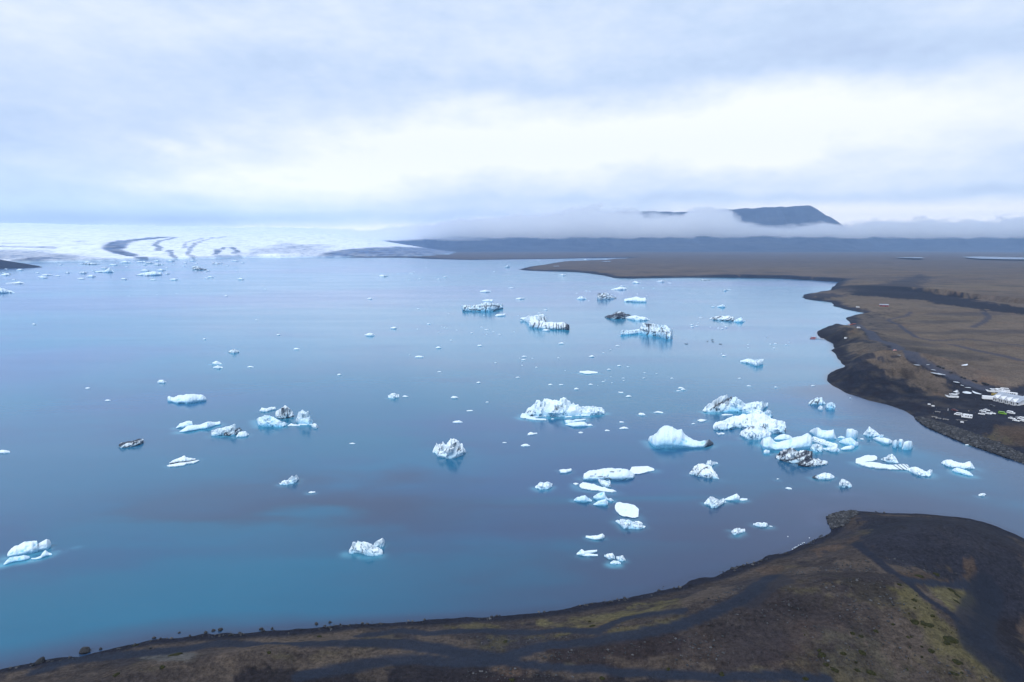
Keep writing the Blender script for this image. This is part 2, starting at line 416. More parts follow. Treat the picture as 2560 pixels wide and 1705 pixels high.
def onground(z, pts, h=None):
    """photo points -> world points on the terrain"""
    a = np.array(ZM[z](pts)); out = []
    rr = np.exp(np.linspace(math.log(60), math.log(17000), 700))
    for px, py in a[:, :2]:
        dx, dy, dz = ray(px, py); L = math.hypot(dx, dy)
        P = np.stack([dx/L*rr, dy/L*rr], -1); zr = CAM_H+dz/L*rr
        # only samples that could be near the surface
        k = np.nonzero((zr < 60) & (zr > -20))[0]
        if not len(k): out.append(tuple(G0(px, py))); continue
        hz = np.maximum(H(P[k]), 0)
        c = np.nonzero(zr[k] <= hz)[0]
        j = c[0] if len(c) else len(k)-1
        if j > 0:
            d0 = zr[k[j-1]]-hz[j-1]; d1 = zr[k[j]]-hz[j]; f = d0/(d0-d1+1e-9)
            q = P[k[j-1]]*(1-f)+P[k[j]]*f
        else: q = P[k[j]]
        out.append((q[0], q[1]))
    return np.array(out)

# ------------------------------------------------------------------ the polar grid used by ground and water
azs = np.concatenate([np.linspace(-180, -60, 26)[:-1], np.linspace(-60, -40, 22)[:-1], np.linspace(-40, 40, 560), np.linspace(40, 60, 22)[1:], np.linspace(60, 180, 26)[1:]])
rs = np.concatenate([[0.5, 20, 50], np.exp(np.linspace(math.log(80), math.log(900), 330)), np.exp(np.linspace(math.log(900), math.log(19000), 300))[1:]])
AA, RR = np.meshgrid(np.radians(azs), rs)
GX, GY = RR*np.sin(AA), RR*np.cos(AA)
PG = np.stack([GX.ravel(), GY.ravel()], -1)
nr, na = AA.shape
idx = np.arange(nr*na).reshape(nr, na)
FQ = np.stack([idx[:-1, :-1], idx[:-1, 1:], idx[1:, 1:], idx[1:, :-1]], -1).reshape(-1, 4)[:, ::-1]
SD = sdist(PG, LAG)
HZ = H(PG, SD)
x, y = PG[:, 0], PG[:, 1]; rad = np.hypot(x, y)
print('ground', len(PG))

# ---- colour of the land
SAND = np.array([.0125, .0160, .028]); BROWN = np.array([.076, .060, .048]); TAN = np.array([.118, .092, .070])
MOSS = np.array([.108, .095, .045]); TRACK = np.array([.017, .023, .038]); SCREE = np.array([.0165, .0155, .022]); RUST = np.array([.064, .045, .034])
wx = x+fbm(x/9, y/9, None, 3)*2.4; wy = y+fbm(x/9+40, y/9, None, 3)*2.4
PW = np.stack([wx, wy], -1)
PWf = np.stack([x+fbm(x/40, y/40, None, 4)*14, y+fbm(x/40+9, y/40, None, 4)*14], -1)
isA = (y < 300+x*.35) | (y < 0)
n30 = fbm(x/30, y/22, None, 5); n8 = fbm(x/7, y/6, None, 4); n2m = fbm(x/3.2, y/2.6, None, 4, .6); n20 = fbm(x/22+7, y/16, None, 5, .6)
col = np.where(isA[:, None], SCREE*(.55)+BROWN*.45, TAN*.8+BROWN*.2)
def over(w_, c):
    global col
    col = col*(1-w_[:, None])+np.asarray(c)*w_[:, None]
def region(z, pts, c, soft=2.0, amt=1.0, far=False, brk=0):
    Q = onground(z, pts); S = PWf if far else PW
    i = near(S, Q, soft*3)
    if not len(i): return
    d = sdist(S[i], Q)
    wv = np.zeros(len(x)); wv[i] = ss(soft*.45, -soft*.45, d+(n2m[i]*1.5+n8[i]*1.0)*soft*(1.3 if soft < 6 else .8)+(n20[i]*soft*(1.5 if soft >= 3 else .6)))*amt
    if brk: wv *= ss(-.18*brk-.08, .18*brk+.08, n20*.6+n8*.6+n2m*.45+.08)
    over(wv, c)
# colour drift on open land
over(ss(-.1, .5, n30)*.6*isA, BROWN*1.05)
over(ss(.05, .6, -n30)*.55*isA, SAND*1.15)
over(ss(.12, .4, n20*.7+n2m*.5)*.45*isA, BROWN*1.25)
over(ss(.22, .5, fbm(x/17+3, y/12+8, None, 5, .6)+n2m*.3)*.5*isA, MOSS*.62)
farn = fbm(x/260, y/150, None, 5); farm = fbm(x/90, y/50, None, 4)
over(ss(.0, .5, farn)*.65*~isA, np.array([.085, .070, .066]))
over(ss(.1, .5, -farn+farm*.5)*.35*~isA, np.array([.12, .10, .07]))
over(ss(.15, .5, farm)*.5*~isA, SAND*1.3)
over(ss(1500, 5000, rad)*.75*~isA, np.array([.074, .064, .064]))
# -- the near spit
region('r', [(0, 470), (400, 420), (800, 330), (1300, 245), (1900, 205), (2355, 180), (2355, 300), (1800, 300), (1300, 290), (700, 350), (300, 440), (0, 536)], BROWN*1.12, 2.2, .8)
region('r', [(300, 536), (800, 420), (1300, 330), (1900, 350), (2355, 300), (2355, 536)], BROWN*1.1, 3, .7, brk=.5)
region('r', [(950, 370), (1300, 330), (1330, 350), (1200, 400), (1000, 400)], np.array([.10, .10, .095]), 1.5, .7)
region('s', [(0, 480), (700, 470), (1100, 500), (900, 680), (0, 600)], BROWN*1.05, 2, .6, brk=.6)
region('s', [(0, 640), (400, 640), (900, 740), (0, 740)], BROWN*1.25, 1.2, .8)
region('s', [(1100, 465), (1200, 440), (1260, 470), (1360, 425), (1440, 440), (1480, 470), (1520, 430), (1850, 335), (2150, 310), (2355, 270), (2355, 345), (2000, 410), (1700, 505), (1300, 480)], MOSS, 1.0, .8, brk=.9)
region('s', [(900, 540), (1250, 505), (1700, 520), (1500, 570), (1000, 630)], MOSS*.95, 1.2, .75, brk=.9)
region('s', [(1800, 500), (2100, 460), (2355, 440), (2355, 470), (1900, 560)], MOSS*.8, 1.0, .6)
region('s', [(600, 470), (850, 465), (1000, 500), (800, 520)], MOSS*.8, 1, .6)
region('s', [(1150, 760), (1450, 640), (1700, 620), (2000, 560), (2355, 500), (2355, 850), (1900, 810)], np.array([.020, .0155, .018]), 1.5, .85)
region('s', [(1900, 740), (2355, 700), (2355, 850), (2000, 820)], BROWN*.95, 1.5, .6)
region('s', [(-900, 800), (0, 790), (400, 745), (1000, 800), (1500, 860), (2355, 880), (2355, 960), (-900, 960)], SCREE*.72, 1.2, .85)
region('s', [(0, 800), (200, 780), (180, 898), (0, 898)], BROWN, 1.2, .6)
region('t', [(0, 660), (250, 590), (420, 590), (350, 660), (0, 740)], BROWN*1.15, 1.4, .7)
region('t', [(880, 345), (1100, 300), (1200, 290), (1150, 320), (980, 345), (960, 385)], RUST*1.15, .8, .8)
region('t', [(520, 470), (650, 445), (700, 455), (690, 500), (600, 505)], RUST*1.15, .8, .75)
region('t', [(1130, 260), (1250, 235), (1250, 260), (1150, 285)], RUST, .8, .5)
region('t', [(820, 420), (1050, 410), (1200, 480), (1700, 600), (1500, 760), (1100, 640), (800, 520)], SCREE*.95, 4, .6)
region('t', [(1250, 100), (1990, 120), (2355, 260), (2355, 1246), (2250, 1246), (1960, 950), (2000, 560), (1900, 540), (1600, 500), (1400, 430), (1250, 330)], SAND, 3, .82)
region('t', [(1480, 500), (1620, 490), (1800, 545), (1900, 550), (1950, 420), (1975, 420), (1965, 560), (1850, 585), (1650, 555)], RUST*.9, 1.0, .8)
region('t', [(600, 640), (1000, 620), (1200, 800), (1250, 1000), (800, 1246), (0, 1246), (0, 900), (300, 800)], np.array([.025, .021, .024]), 4, .6)
region('t', [(0, 900), (150, 860), (300, 950), (250, 1100), (0, 1150)], RUST*.7, 2, .5, brk=.4)
region('t', [(1400, 575), (1570, 572), (1690, 690), (1850, 830), (1950, 930), (2100, 1120), (2260, 1260), (1900, 1260), (1750, 1000), (1620, 850), (1450, 690)], MOSS*.85, 1.6, .85, brk=1.3)
region('t', [(1700, 595), (1940, 590), (2025, 650), (2030, 700), (1960, 790), (1890, 790), (1760, 680)], MOSS*.95, 1.2, .9, brk=1.2)
region('t', [(1880, 760), (2020, 700), (1990, 800), (1930, 850)], BROWN*1.1, 1, .8)
region('t', [(850, 900), (1150, 880), (1450, 1000), (1700, 1246), (780, 1246)], np.array([.064, .058, .042]), 4, .7, brk=.9)
region('t', [(2170, 850), (2300, 800), (2355, 790), (2355, 1246), (2300, 1100), (2190, 950)], SCREE*.8, 2, .8)
# -- the far shore right
region('p', [(425, 620), (600, 545), (700, 560), (1000, 600), (1250, 690), (1400, 800), (1620, 840), (1620, 720), (1500, 600), (1250, 500), (1110, 370), (900, 280), (715, 160), (760, 145), (950, 260), (1250, 430), (1450, 525), (1700, 630), (1900, 715), (2200, 765), (2500, 730), (2500, 1080), (2150, 1110), (2030, 1180), (2100, 1260), (2500, 1370), (2500, 1600), (1290, 1060), (1170, 975), (830, 880), (500, 745)], SAND*1.05, 5, .95)
region('p', [(330, 190), (440, 125), (530, 105), (600, 130), (560, 150), (640, 260), (900, 300), (700, 300), (560, 330), (640, 400), (900, 420), (1100, 440), (960, 460), (800, 440), (700, 520), (600, 540), (450, 380), (480, 310), (330, 230)], SAND*1.1, 5, .85)
region('p', [(2030, 1190), (2120, 1120), (2500, 1130), (2500, 1350), (2150, 1250)], RUST*.95, 3, .85)
region('p', [(1000, 600), (1200, 640), (1420, 770), (1560, 830), (1600, 760), (1500, 640), (1300, 540), (1100, 500)], BROWN*1.15, 3, .6)
region('n', [(1330, 572), (1480, 545), (1600, 532), (1780, 543), (1900, 556), (2000, 575), (2150, 612), (2355, 640), (2700, 670), (2700, 720), (2355, 678), (2100, 655), (2000, 640), (1800, 603), (1550, 583)], SAND*.85, 14, 1.0, far=True)
region('n', [(1500, 520), (1780, 455), (1820, 480), (1780, 540), (1520, 535)], SAND*1.4, 20, .7, far=True)
region('n', [(1130, 572), (1300, 562), (1350, 575), (1250, 590), (1180, 598)], SAND*1.3, 12, .8, far=True)
region('n', [(1370, 700), (1480, 675), (1560, 690), (1700, 760), (1500, 760), (1400, 740)], np.array([.072, .062, .058]), 14, .8, far=True)
i_ = near(PG, SCARP, 6000); q_ = PG[i_]; t_s = np.zeros(len(x)); yl_ = np.interp(q_[:, 0], SCARP[:, 0], SCARP[:, 1])
t_s[i_] = ss(-60, -25, q_[:, 1]-yl_+n8[i_]*12)*ss(85, 62, q_[:, 1]-yl_+n8[i_]*14)*ss(SCARP[0, 0]+40, SCARP[0, 0]+180, q_[:, 0]); over(t_s*.95, SAND*.9)
# beaches and dark shore bands
bw = np.where(isA, 4.5+n30*2.5, 9+n30*5)*np.where(rad > 900, np.clip(rad/900, 1, 5), 1)
over(ss(1.5, .6, SD/np.maximum(bw, 1.2)), SAND*np.where(rad > 900, 1.3, .85)[:, None])
sb = polydist(PW, np.array(shoreB[20:34]))
over(ss(75, 35, sb)*(~isA)*.9*(x < G0(2300, 1000)[0])*(x > G0(2060, 930)[0]-60), SAND)
over(ss(.1, .45, n8+n20*.6)*.5*(~isA)*ss(70, 40, SD)*(rad < 1200), np.array([.060, .052, .046]))
over(ss(.1, .5, -n8+n2m*.4)*.6*(~isA)*ss(80, 40, SD)*(rad < 1200), SAND*.55)
# black erosion lip where turf meets beach
lip = ss(.35, .1, np.abs(SD-(9+n30*4)))*ss(-.1, .3, n8)*isA*(y > 0)
over(lip*.8, SAND*.5)
# ---- tracks
track_w = np.zeros(len(x))
def track(z, pts, wid, c=TRACK, amt=.95):
    Q = onground(z, pts); i = near(PW, Q, wid*4)
    if not len(i): return
    soft = PW[i]*.22+PG[i]*.78
    d = polydist(soft, Q); wv = ss(wid*.62, wid*.42, d)
    track_w[i] = np.maximum(track_w[i], wv)
    f = np.zeros(len(x)); f[i] = wv*amt; over(f, c)
track('r', [(250, 470), (480, 395), (900, 350), (1200, 325), (1400, 285), (1650, 290), (2000, 285), (2355, 285)], 4.5)
track('s', [(0, 560), (300, 520), (500, 540), (900, 520), (1500, 510), (1750, 520), (1950, 430), (2355, 370)], 3.6)
track('s', [(-420, 850), (0, 772), (200, 742), (400, 728), (700, 755), (950, 745), (1150, 692), (1400, 622), (1700, 600), (2000, 545), (2355, 480)], 4.6)
track('s', [(0, 600), (300, 612), (600, 660), (870, 700), (1050, 730)], 5.5)
track('s', [(1100, 750), (1300, 775), (1500, 792), (1900, 820), (2355, 850)], 2.8)
track('t', [(0, 1205), (600, 1212), (1000, 1240)], 3.0)
track('t', [(0, 850), (200, 775), (400, 692), (500, 620), (620, 520)], 4.4)
track('t', [(620, 520), (700, 560), (560, 610), (450, 700)], 6, TRACK*.85, .5)
track('t', [(1180, 300), (1290, 372), (1450, 490), (1560, 558), (1700, 680), (1880, 800)], 2.6, SAND*1.05)
track('t', [(1540, 540), (1700, 575), (1850, 580), (1960, 572)], 2.6)
track('t', [(2100, 600), (2040, 760), (2010, 900), (2060, 1020), (2200, 1150), (2355, 1246)], 7.5, TRACK*.8, .8)
track('p', [(1250, 0), (1200, 40), (1050, 65), (1015, 85), (1130, 125), (1180, 170), (1230, 200), (1300, 250), (1450, 280), (1800, 265), (2352, 330)], 5, SAND*2.2, .75)
track('p', [(1960, 0), (2010, 50), (1960, 100), (1850, 150)], 7, SAND*2.0, .7)
track('p', [(1650, 320), (1850, 370), (2100, 420), (2352, 480)], 8, SAND*2.2, .65)
track('p', [(700, 130), (900, 270), (1110, 340), (1260, 440), (1500, 560), (1700, 650), (1900, 730), (2150, 790), (2400, 850)], 10, np.array([.050, .056, .080]), .85)
track('p', [(600, 150), (900, 170), (1150, 170)], 6, SAND*1.3, .6)
col = np.clip(col, .012, 1)
roughv = .55+.35*(1-track_w)*(1-ss(.0, 40, 40-SD)*0)
roughv = np.where(track_w > .4, .35, roughv)

keep = (HZ[FQ].max(1) > -1.6)
Fk = FQ[keep]
tm = (track_w[Fk].mean(1) > .5)
Vg = np.column_stack([x, y, HZ])
def emit(name, F):
    V2, F2, c2, r2 = compact(Vg, F, col, roughv)
    return mesh_np(name, V2, F2, M_GROUND, tint=c2, extra={'rough': r2})
tag(emit('ground', Fk[~tm]), 'dark volcanic sand and brown turf around the lagoon', kind='structure')
tag(emit('dirt_track', Fk[tm]), 'grey gravel tracks crossing the shores', kind='structure')

# ------------------------------------------------------------------ glacier
gaz = np.radians(np.linspace(-60, -3.2, 430))
frp = np.array(frontG); fa = np.arctan2(frp[:, 0], frp[:, 1]); fr = np.hypot(frp[:, 0], frp[:, 1])
o_ = np.argsort(fa); fa, fr = fa[o_], fr[o_]
def px_of_az(a): return CX+FPX*np.tan(a)/math.cos(PITCH)
pxk = [-9000, 700, 800, 887, 981, 1050, 1110, 1150]; fk = [1, 1, .98, .86, .50, .26, .09, 0]
def glac_z(P):
    a = np.arctan2(P[:, 0], P[:, 1]); r = np.hypot(P[:, 0], P[:, 1])
    f0 = np.interp(a, fa, fr); d = r-f0-fbm(P[:, 0]/160, P[:, 1]/160, None, 4)*70
    k = np.interp(px_of_az(a), pxk, fk)
    zz = 20*ss(0, 35, d)+np.maximum(d, 0)*.0385*(1+.5*ss(0, 1500, d)) - ss(3000, 9000, d)*90
    zz = zz*k + k*ss(0, 60, d)*(ridged(P[:, 0]/110, P[:, 1]/230, None, 4)*9+fbm(P[:, 0]/900, P[:, 1]/700, None, 3)*14)
    return np.where(d < 0, -4, zz)-1.0
gr = np.concatenate([np.linspace(0, 400, 60), 400+np.exp(np.linspace(math.log(20), math.log(9500), 170))])
A2, D2 = np.meshgrid(gaz, gr)
R2 = np.interp(A2, fa, fr)-150+D2
Pg = np.stack([(R2*np.sin(A2)).ravel(), (R2*np.cos(A2)).ravel()], -1)
zg = glac_z(Pg)
def onglac(pts):
    a = np.array(ZM['l'](pts)); out = []
    rr = np.linspace(4500, 15500, 900)
    for px, py in a:
        dx, dy, dz = ray(px, py); L = math.hypot(dx, dy)
        P = np.stack([dx/L*rr, dy/L*rr], -1); zr = CAM_H+dz/L*rr; c = np.nonzero(zr <= glac_z(P))[0]
        out.append(P[c[0]] if len(c) else P[-1])
    return np.array(out)
WHITE = np.array([.86, .90, .95])
gc = np.tile(WHITE, (len(Pg), 1)); gd = np.zeros(len(Pg))
wP = Pg+np.stack([fbm(Pg[:, 0]/150, Pg[:, 1]/150, None, 3)*36, fbm(Pg[:, 0]/150+9, Pg[:, 1]/150, None, 3)*50], -1)
for pts, wd, am in [([(880, 157), (820, 160), (760, 165), (690, 175), (650, 185), (615, 198)], 190, .8), ([(660, 183), (615, 200), (605, 212), (615, 225), (650, 240), (690, 252)], 230, 1.), ([(690, 252), (730, 265), (770, 275)], 110, .8),
                    ([(930, 157), (850, 175), (830, 195), (845, 212), (860, 225)], 80, .65), ([(900, 225), (930, 255), (950, 268)], 60, .6), ([(1080, 158), (1010, 180), (980, 215)], 55, .4), ([(1200, 155), (1120, 165), (1060, 185), (1020, 210), (1010, 250), (1040, 268)], 60, .5),
                    ([(1160, 250), (1165, 228), (1200, 213), (1240, 210), (1262, 222), (1250, 245)], 70, .65), ([(0, 205), (150, 208), (290, 215)], 130, .45), ([(20, 190), (130, 186)], 120, .35), ([(400, 180), (430, 183)], 120, .3), ([(1560, 190), (1590, 225), (1620, 250)], 50, .4)]:
    Q = onglac(pts); i = near(wP, Q, wd*3)
    if len(i):
        wd = wd*.48; d = polydist(wP[i], Q); gd[i] = np.maximum(gd[i], ss(wd*.9, wd*.45, d)*min(1, am*1.25))
for pts, sf, am in [([(-400, 215), (0, 225), (250, 235), (420, 255), (500, 282), (0, 290), (-400, 290)], 150, .55), ([(60, 288), (150, 265), (230, 260), (330, 266), (410, 284), (300, 292)], 60, 1.),
                    ([(1715, 268), (1730, 240), (1820, 225), (1950, 214), (2150, 208), (2355, 218), (2500, 240), (2355, 262)], 70, 1.), ([(1280, 266), (1350, 225), (1550, 190), (1750, 200), (1730, 262)], 200, .38)]:
    Q = onglac(pts); d = sdist(wP, Q); gd = np.maximum(gd, ss(sf, -sf, d)*am)
DARKI = np.array([.022, .036, .085])
spk = ss(-.2, .5, fbm(Pg[:, 0]/60, Pg[:, 1]/160, None, 4))
gw = np.clip(gd*(.65+.35*spk)*1.2, 0, 1)
gc = gc*(1-gw[:, None])+DARKI*gw[:, None]
cl = ss(16, 3, zg)*.45
gc = gc*(1-cl[:, None])+np.array([.42, .66, .80])*cl[:, None]
nr2, na2 = A2.shape; id2 = np.arange(nr2*na2).reshape(nr2, na2)
F2 = np.stack([id2[:-1, :-1], id2[1:, :-1], id2[1:, 1:], id2[:-1, 1:]], -1).reshape(-1, 4)
F2 = F2[zg[F2].max(1) > -3]
Vq, Fq, cq, dq = compact(np.column_stack([Pg, zg]), F2, gc, gd)
tag(mesh_np('glacier', Vq, Fq, M_GLAC, tint=cq, extra={'dirt': dq}), 'white glacier tongue with curved dark moraine bands ending in the lagoon', kind='structure')

# ------------------------------------------------------------------ mountains
def mountain(name, label, sil, r0, r1, seed, fine=1.0):
    pxs = np.array([p[0] for p in sil], float); pys = np.array([p[1] for p in sil], float)
    a0 = math.atan((pxs[0]-CX)/FPX*math.cos(PITCH)); a1 = math.atan((pxs[-1]-CX)/FPX*math.cos(PITCH))
    az_ = np.linspace(a0, a1, 420); t = np.linspace(0, 1, 70)
    Am, Tm = np.meshgrid(az_, t)
    top = np.interp(px_of_az(Am), pxs, pys)
    crest = CAM_H+(615-top)/FPX*r1
    crest = crest+fbm(Am*90+seed, Am*0, None, 3)*20*(crest > 150)
    Rm = r0+(r1-r0)*1.25*Tm
    X_, Y_ = Rm*np.sin(Am), Rm*np.cos(Am)
    tt = np.clip(Tm/.8, 0, 1)
    prof = tt**1.7*.62+.38*ss(.72, .97, tt)
    prof = prof-ss(1, 1.25, Tm/.8)*.25
    gul = ridged(X_/330+seed, Y_/1300, None, 4)
    Zm = crest*prof*(1-.22*(1-gul)*ss(.05, .5, tt)*(1-ss(.93, 1, tt)))
    Zm = Zm+fbm(X_/240, Y_/240, None, 4)*18*ss(.05, .3, tt)*(1-ss(.93, 1, tt)) - 6*(Tm <= 0)
    V = np.column_stack([X_.ravel(), Y_.ravel(), Zm.ravel()])
    n1_, n2_ = Am.shape; id_ = np.arange(n1_*n2_).reshape(n1_, n2_)
    F = np.stack([id_[:-1, :-1], id_[:-1, 1:], id_[1:, 1:], id_[1:, :-1]], -1).reshape(-1, 4)[:, ::-1]
    return tag(mesh_np(name, V, F, M_MOUNT), label, kind='structure')
mountain('mountain', 'flat topped basalt mountain half hidden in low cloud beyond the plain',
         [(1180, 612), (1240, 596), (1330, 575), (1420, 548), (1500, 536), (1580, 531), (1700, 534), (1830, 529), (1900, 526), (2022, 524), (2035, 530), (2060, 545), (2092, 562), (2125, 582), (2150, 596), (2165, 603), (2185, 614), (2215, 627)], 11500, 14000, 3)
mountain('mountain', 'long low ridge behind the glacier edge, its top in cloud',
         [(700, 610), (820, 604), (900, 597), (1000, 588), (1130, 580), (1300, 584), (1420, 590), (1500, 600), (1560, 620)], 11000, 12800, 21)
mountain('mountain', 'pale distant ridge on the horizon beyond the mountain foot',
         [(1900, 590), (2100, 590), (2300, 588), (2450, 592), (2700, 586), (3000, 590)], 13600, 15200, 55)
# ------------------------------------------------------------------ icebergs
ICE_W = np.array([.78, .87, .92]); ICE_B = np.array([.24, .58, .80]); ICE_T = np.array([.06, .30, .46]); ASH = np.array([.016, .026, .052])
SHELF = []        # submerged ice seen through the milky water: (points, radius, strength)
def lump(zpts, dens=.75, aspect=.55, flat=False, blue=0, dirt=0, vein=0, tip=0, seed=0, vseg=15, jag=1.0, cracks=(), smooth=False):
    if smooth: jag = jag*.55
    """one solid body of ice from (x, top, bottom) photo samples; returns verts, quads, tint"""
    p = np.array(zpts, float); p = p[np.argsort(p[:, 0])]
    wpx = p[-1, 0]-p[0, 0]; nu = int(max(7, min(150, wpx*dens)))
    u = np.linspace(0, 1, nu); px = p[0, 0]+wpx*u
    yt = np.interp(px, p[:, 0], p[:, 1]); yb = np.interp(px, p[:, 0], p[:, 2])
    k = wpx/nu
    hgt_px = (p[:, 2]-p[:, 1]).max()
    yt = yt+fbm(px/9., px*0+seed, None, 4)*min(2.4, hgt_px*(.16 if flat else .10))*jag; yb = yb+fbm(px/8.+50, px*0+seed, None, 3)*min(1.6 if flat else .9, hgt_px*(.13 if flat else .045))*jag
    yt = np.minimum(yt, yb-.35)
    Fp = G0(px, yb); rf = np.hypot(Fp[:, 0], Fp[:, 1]); dr = Fp/rf[:, None]
    Bp = G0(px, np.maximum(yt, 632)); dmax = np.maximum(np.hypot(Bp[:, 0], Bp[:, 1])-rf, .2)
    mpp = rf/FPX; wm = wpx*mpp.mean()
    e = np.sqrt(np.clip(1-(2*u-1)**2, 0, 1)); e = .12+.88*e**.8
    dx, dy, dz = ray(px, yt); tn = dz/np.hypot(dx, dy)
    if flat:
        hz = .4+.014*wm; hz = hz*(.6+.4*e)*(1+.35*fbm(px/11., px*0+seed*2.2, None, 3))
        Rb = (hz-CAM_H)/np.minimum(tn, -1e-4)
        Tt = np.clip(Rb-rf, .3, wm*1.5)
    else:
        Tt = np.minimum(wm*aspect*e*(.85+.3*vn(px/32., px*0+seed*3.1)), .62*dmax)
        Tt = np.maximum(Tt, .25)
    prof = np.array([(.06, -1.5), (.05, -.05), (.035, .10), (.0, .26), (.012, .42), (.07, .60), (.16, .78), (.30, .93), (.46, 1.0), (.60, .97), (.74, .84), (.87, .60), (.97, .30), (1.0, .12), (.96, -1.5)])
    if flat: prof = np.array([(.06, -1.5), (.03, -.2), (.015, .2), (.0, .6), (.01, .85), (.05, .97), (.14, 1.0), (.30, 1.0), (.46, 1.02), (.62, 1.0), (.78, 1.0), (.9, 1.0), (.98, .9), (1.0, .5), (.97, -1.5)])
    rr_ = .46 if not flat else .98
    if wpx > 34:
        t0 = np.linspace(0, 1, len(prof)); t1 = np.sort(np.concatenate([t0, (t0[:-1]+t0[1:])/2])); prof = np.stack([np.interp(t1, t0, prof[:, 0]), np.interp(t1, t0, prof[:, 1])], -1)
        prof[0] = prof[0]; vseg = len(prof); prof[1, 1] = -.6; prof[-2, 1] = -.6
    if flat: Hh = hz
    else:
        Rr = rf+rr_*Tt; Hh = np.maximum(CAM_H+tn*Rr, .15)
    V = np.zeros((nu, vseg, 3)); Z = np.zeros((nu, vseg))
    for j in range(vseg):
        v, zf = prof[j]
        rad_ = rf+v*Tt
        V[:, j, 0] = dr[:, 0]*rad_; V[:, j, 1] = dr[:, 1]*rad_
        V[:, j, 2] = zf*Hh if zf > -.3 else -1.2
    # relief
    P3 = V.reshape(-1, 3)
    hs = max(float(np.percentile(Hh, 80)), .5); sc_ = 1/max(hs*.75, 1.2)
    q = P3*np.array([sc_, sc_, sc_*1.6])+seed*7.7
    q2 = q+np.stack([fbm(q[:, 0]*.8, q[:, 1]*.8, q[:, 2]*.8, 2), fbm(q[:, 0]*.8+5, q[:, 1]*.8, q[:, 2]*.8, 2), fbm(q[:, 0]*.8, q[:, 1]*.8+9, q[:, 2]*.8, 2)], -1)*.8
    n1 = ridged(q2[:, 0], q2[:, 1], q2[:, 2], 3); n2 = fbm(q[:, 0]*2.7+9, q[:, 1]*2.7, q[:, 2]*2.7, 3)
    amp = hs*(.30 if not flat else .25)*jag
    hfac = ss(0, .25*hs, P3[:, 2])
    out = np.repeat(dr, vseg, 0)
    fz = np.tile(np.array([min(1, max(0, b)) for a, b in prof]), nu)
    dd = (n1*.65+n2*.5)*amp
    back_ = np.tile(np.array([1 if a > .5 else -1 for a, b in prof]), nu)
    P3[:, :2] += out*(dd*hfac*back_*(1-fz*.8)*.9)[:, None]
    P3[:, 2] += np.where(np.abs(np.tile(np.array([a for a, b in prof]), nu)-.46) < .02, dd*hfac*.25, dd*hfac*.5)
    if not flat and not smooth and wpx > 22:          # chisel flat facets, keeping the crest
        rg = np.random.default_rng(int(seed*1000)+3); axv = np.repeat(np.column_stack([Fp+dr*(Tt*.5)[:, None], Hh*.15]), vseg, 0)
        dirn = P3-axv; dirn /= np.linalg.norm(dirn, axis=1)[:, None]+1e-6
        cand = np.nonzero((fz > .15))[0]
        for _ in range(int(min(150, 20+wm/hs*14))):
            v0 = cand[rg.integers(len(cand))]; n_ = dirn[v0]+rg.normal(0, .3, 3); n_[2] = abs(n_[2])*.9; n_ /= np.linalg.norm(n_)
            off = P3[v0]-n_*hs*rg.uniform(.02, .07); rel_ = P3-off; ex_ = rel_@n_
            m_ = (ex_ > 0) & (ex_ < .16*hs) & (np.linalg.norm(rel_-ex_[:, None]*n_, axis=1) < hs*rg.uniform(.3, .75)) & (fz > .02) & (fz < .985)
            P3[m_] -= ex_[m_, None]*n_*.92
    P3[:, 2] = np.where(fz > 0, np.maximum(P3[:, 2], .03), P3[:, 2])
    id_ = np.arange(nu*vseg).reshape(nu, vseg)
    F = np.stack([id_[:-1, :-1], id_[1:, :-1], id_[1:, 1:], id_[:-1, 1:]], -1).reshape(-1, 4)
    # tint
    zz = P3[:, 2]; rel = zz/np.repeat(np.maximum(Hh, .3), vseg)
    front = np.tile(np.array([1. if a < .2 else (.3 if a < .5 else 0.) for a, b in prof]), nu)  # camera side bluer: dense ice, plus shade put into the colour
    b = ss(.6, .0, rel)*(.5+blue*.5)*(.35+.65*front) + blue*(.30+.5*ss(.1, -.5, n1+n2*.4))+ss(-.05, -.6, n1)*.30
    if smooth: b = b+.22*ss(1.02, .3, rel)+.28*ss(.0, -.5, n1)  # blue shading put into the colour of smooth bergs
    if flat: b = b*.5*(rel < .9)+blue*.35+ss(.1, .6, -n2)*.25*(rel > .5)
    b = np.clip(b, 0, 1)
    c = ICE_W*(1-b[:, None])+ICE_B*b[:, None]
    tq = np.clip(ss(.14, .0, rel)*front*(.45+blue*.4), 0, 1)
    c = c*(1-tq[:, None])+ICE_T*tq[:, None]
    if cracks:
        ex, ey, ez = P3[:, 0], P3[:, 1], P3[:, 2]-CAM_H
        dpt = ey*math.cos(PITCH)-ez*math.sin(PITCH); qx = CX+FPX*ex/dpt; qy = CY-FPX*(ey*math.sin(PITCH)+ez*math.cos(PITCH))/dpt
        Q2 = np.stack([qx, qy], -1); gk = np.zeros(len(P3))
        for ck, wk in cracks: gk = np.maximum(gk, ss(wk*1.25, wk*.45, polydist(Q2, np.array(ck))))
        gk *= .92; c = c*(1-gk[:, None])+ASH*gk[:, None]
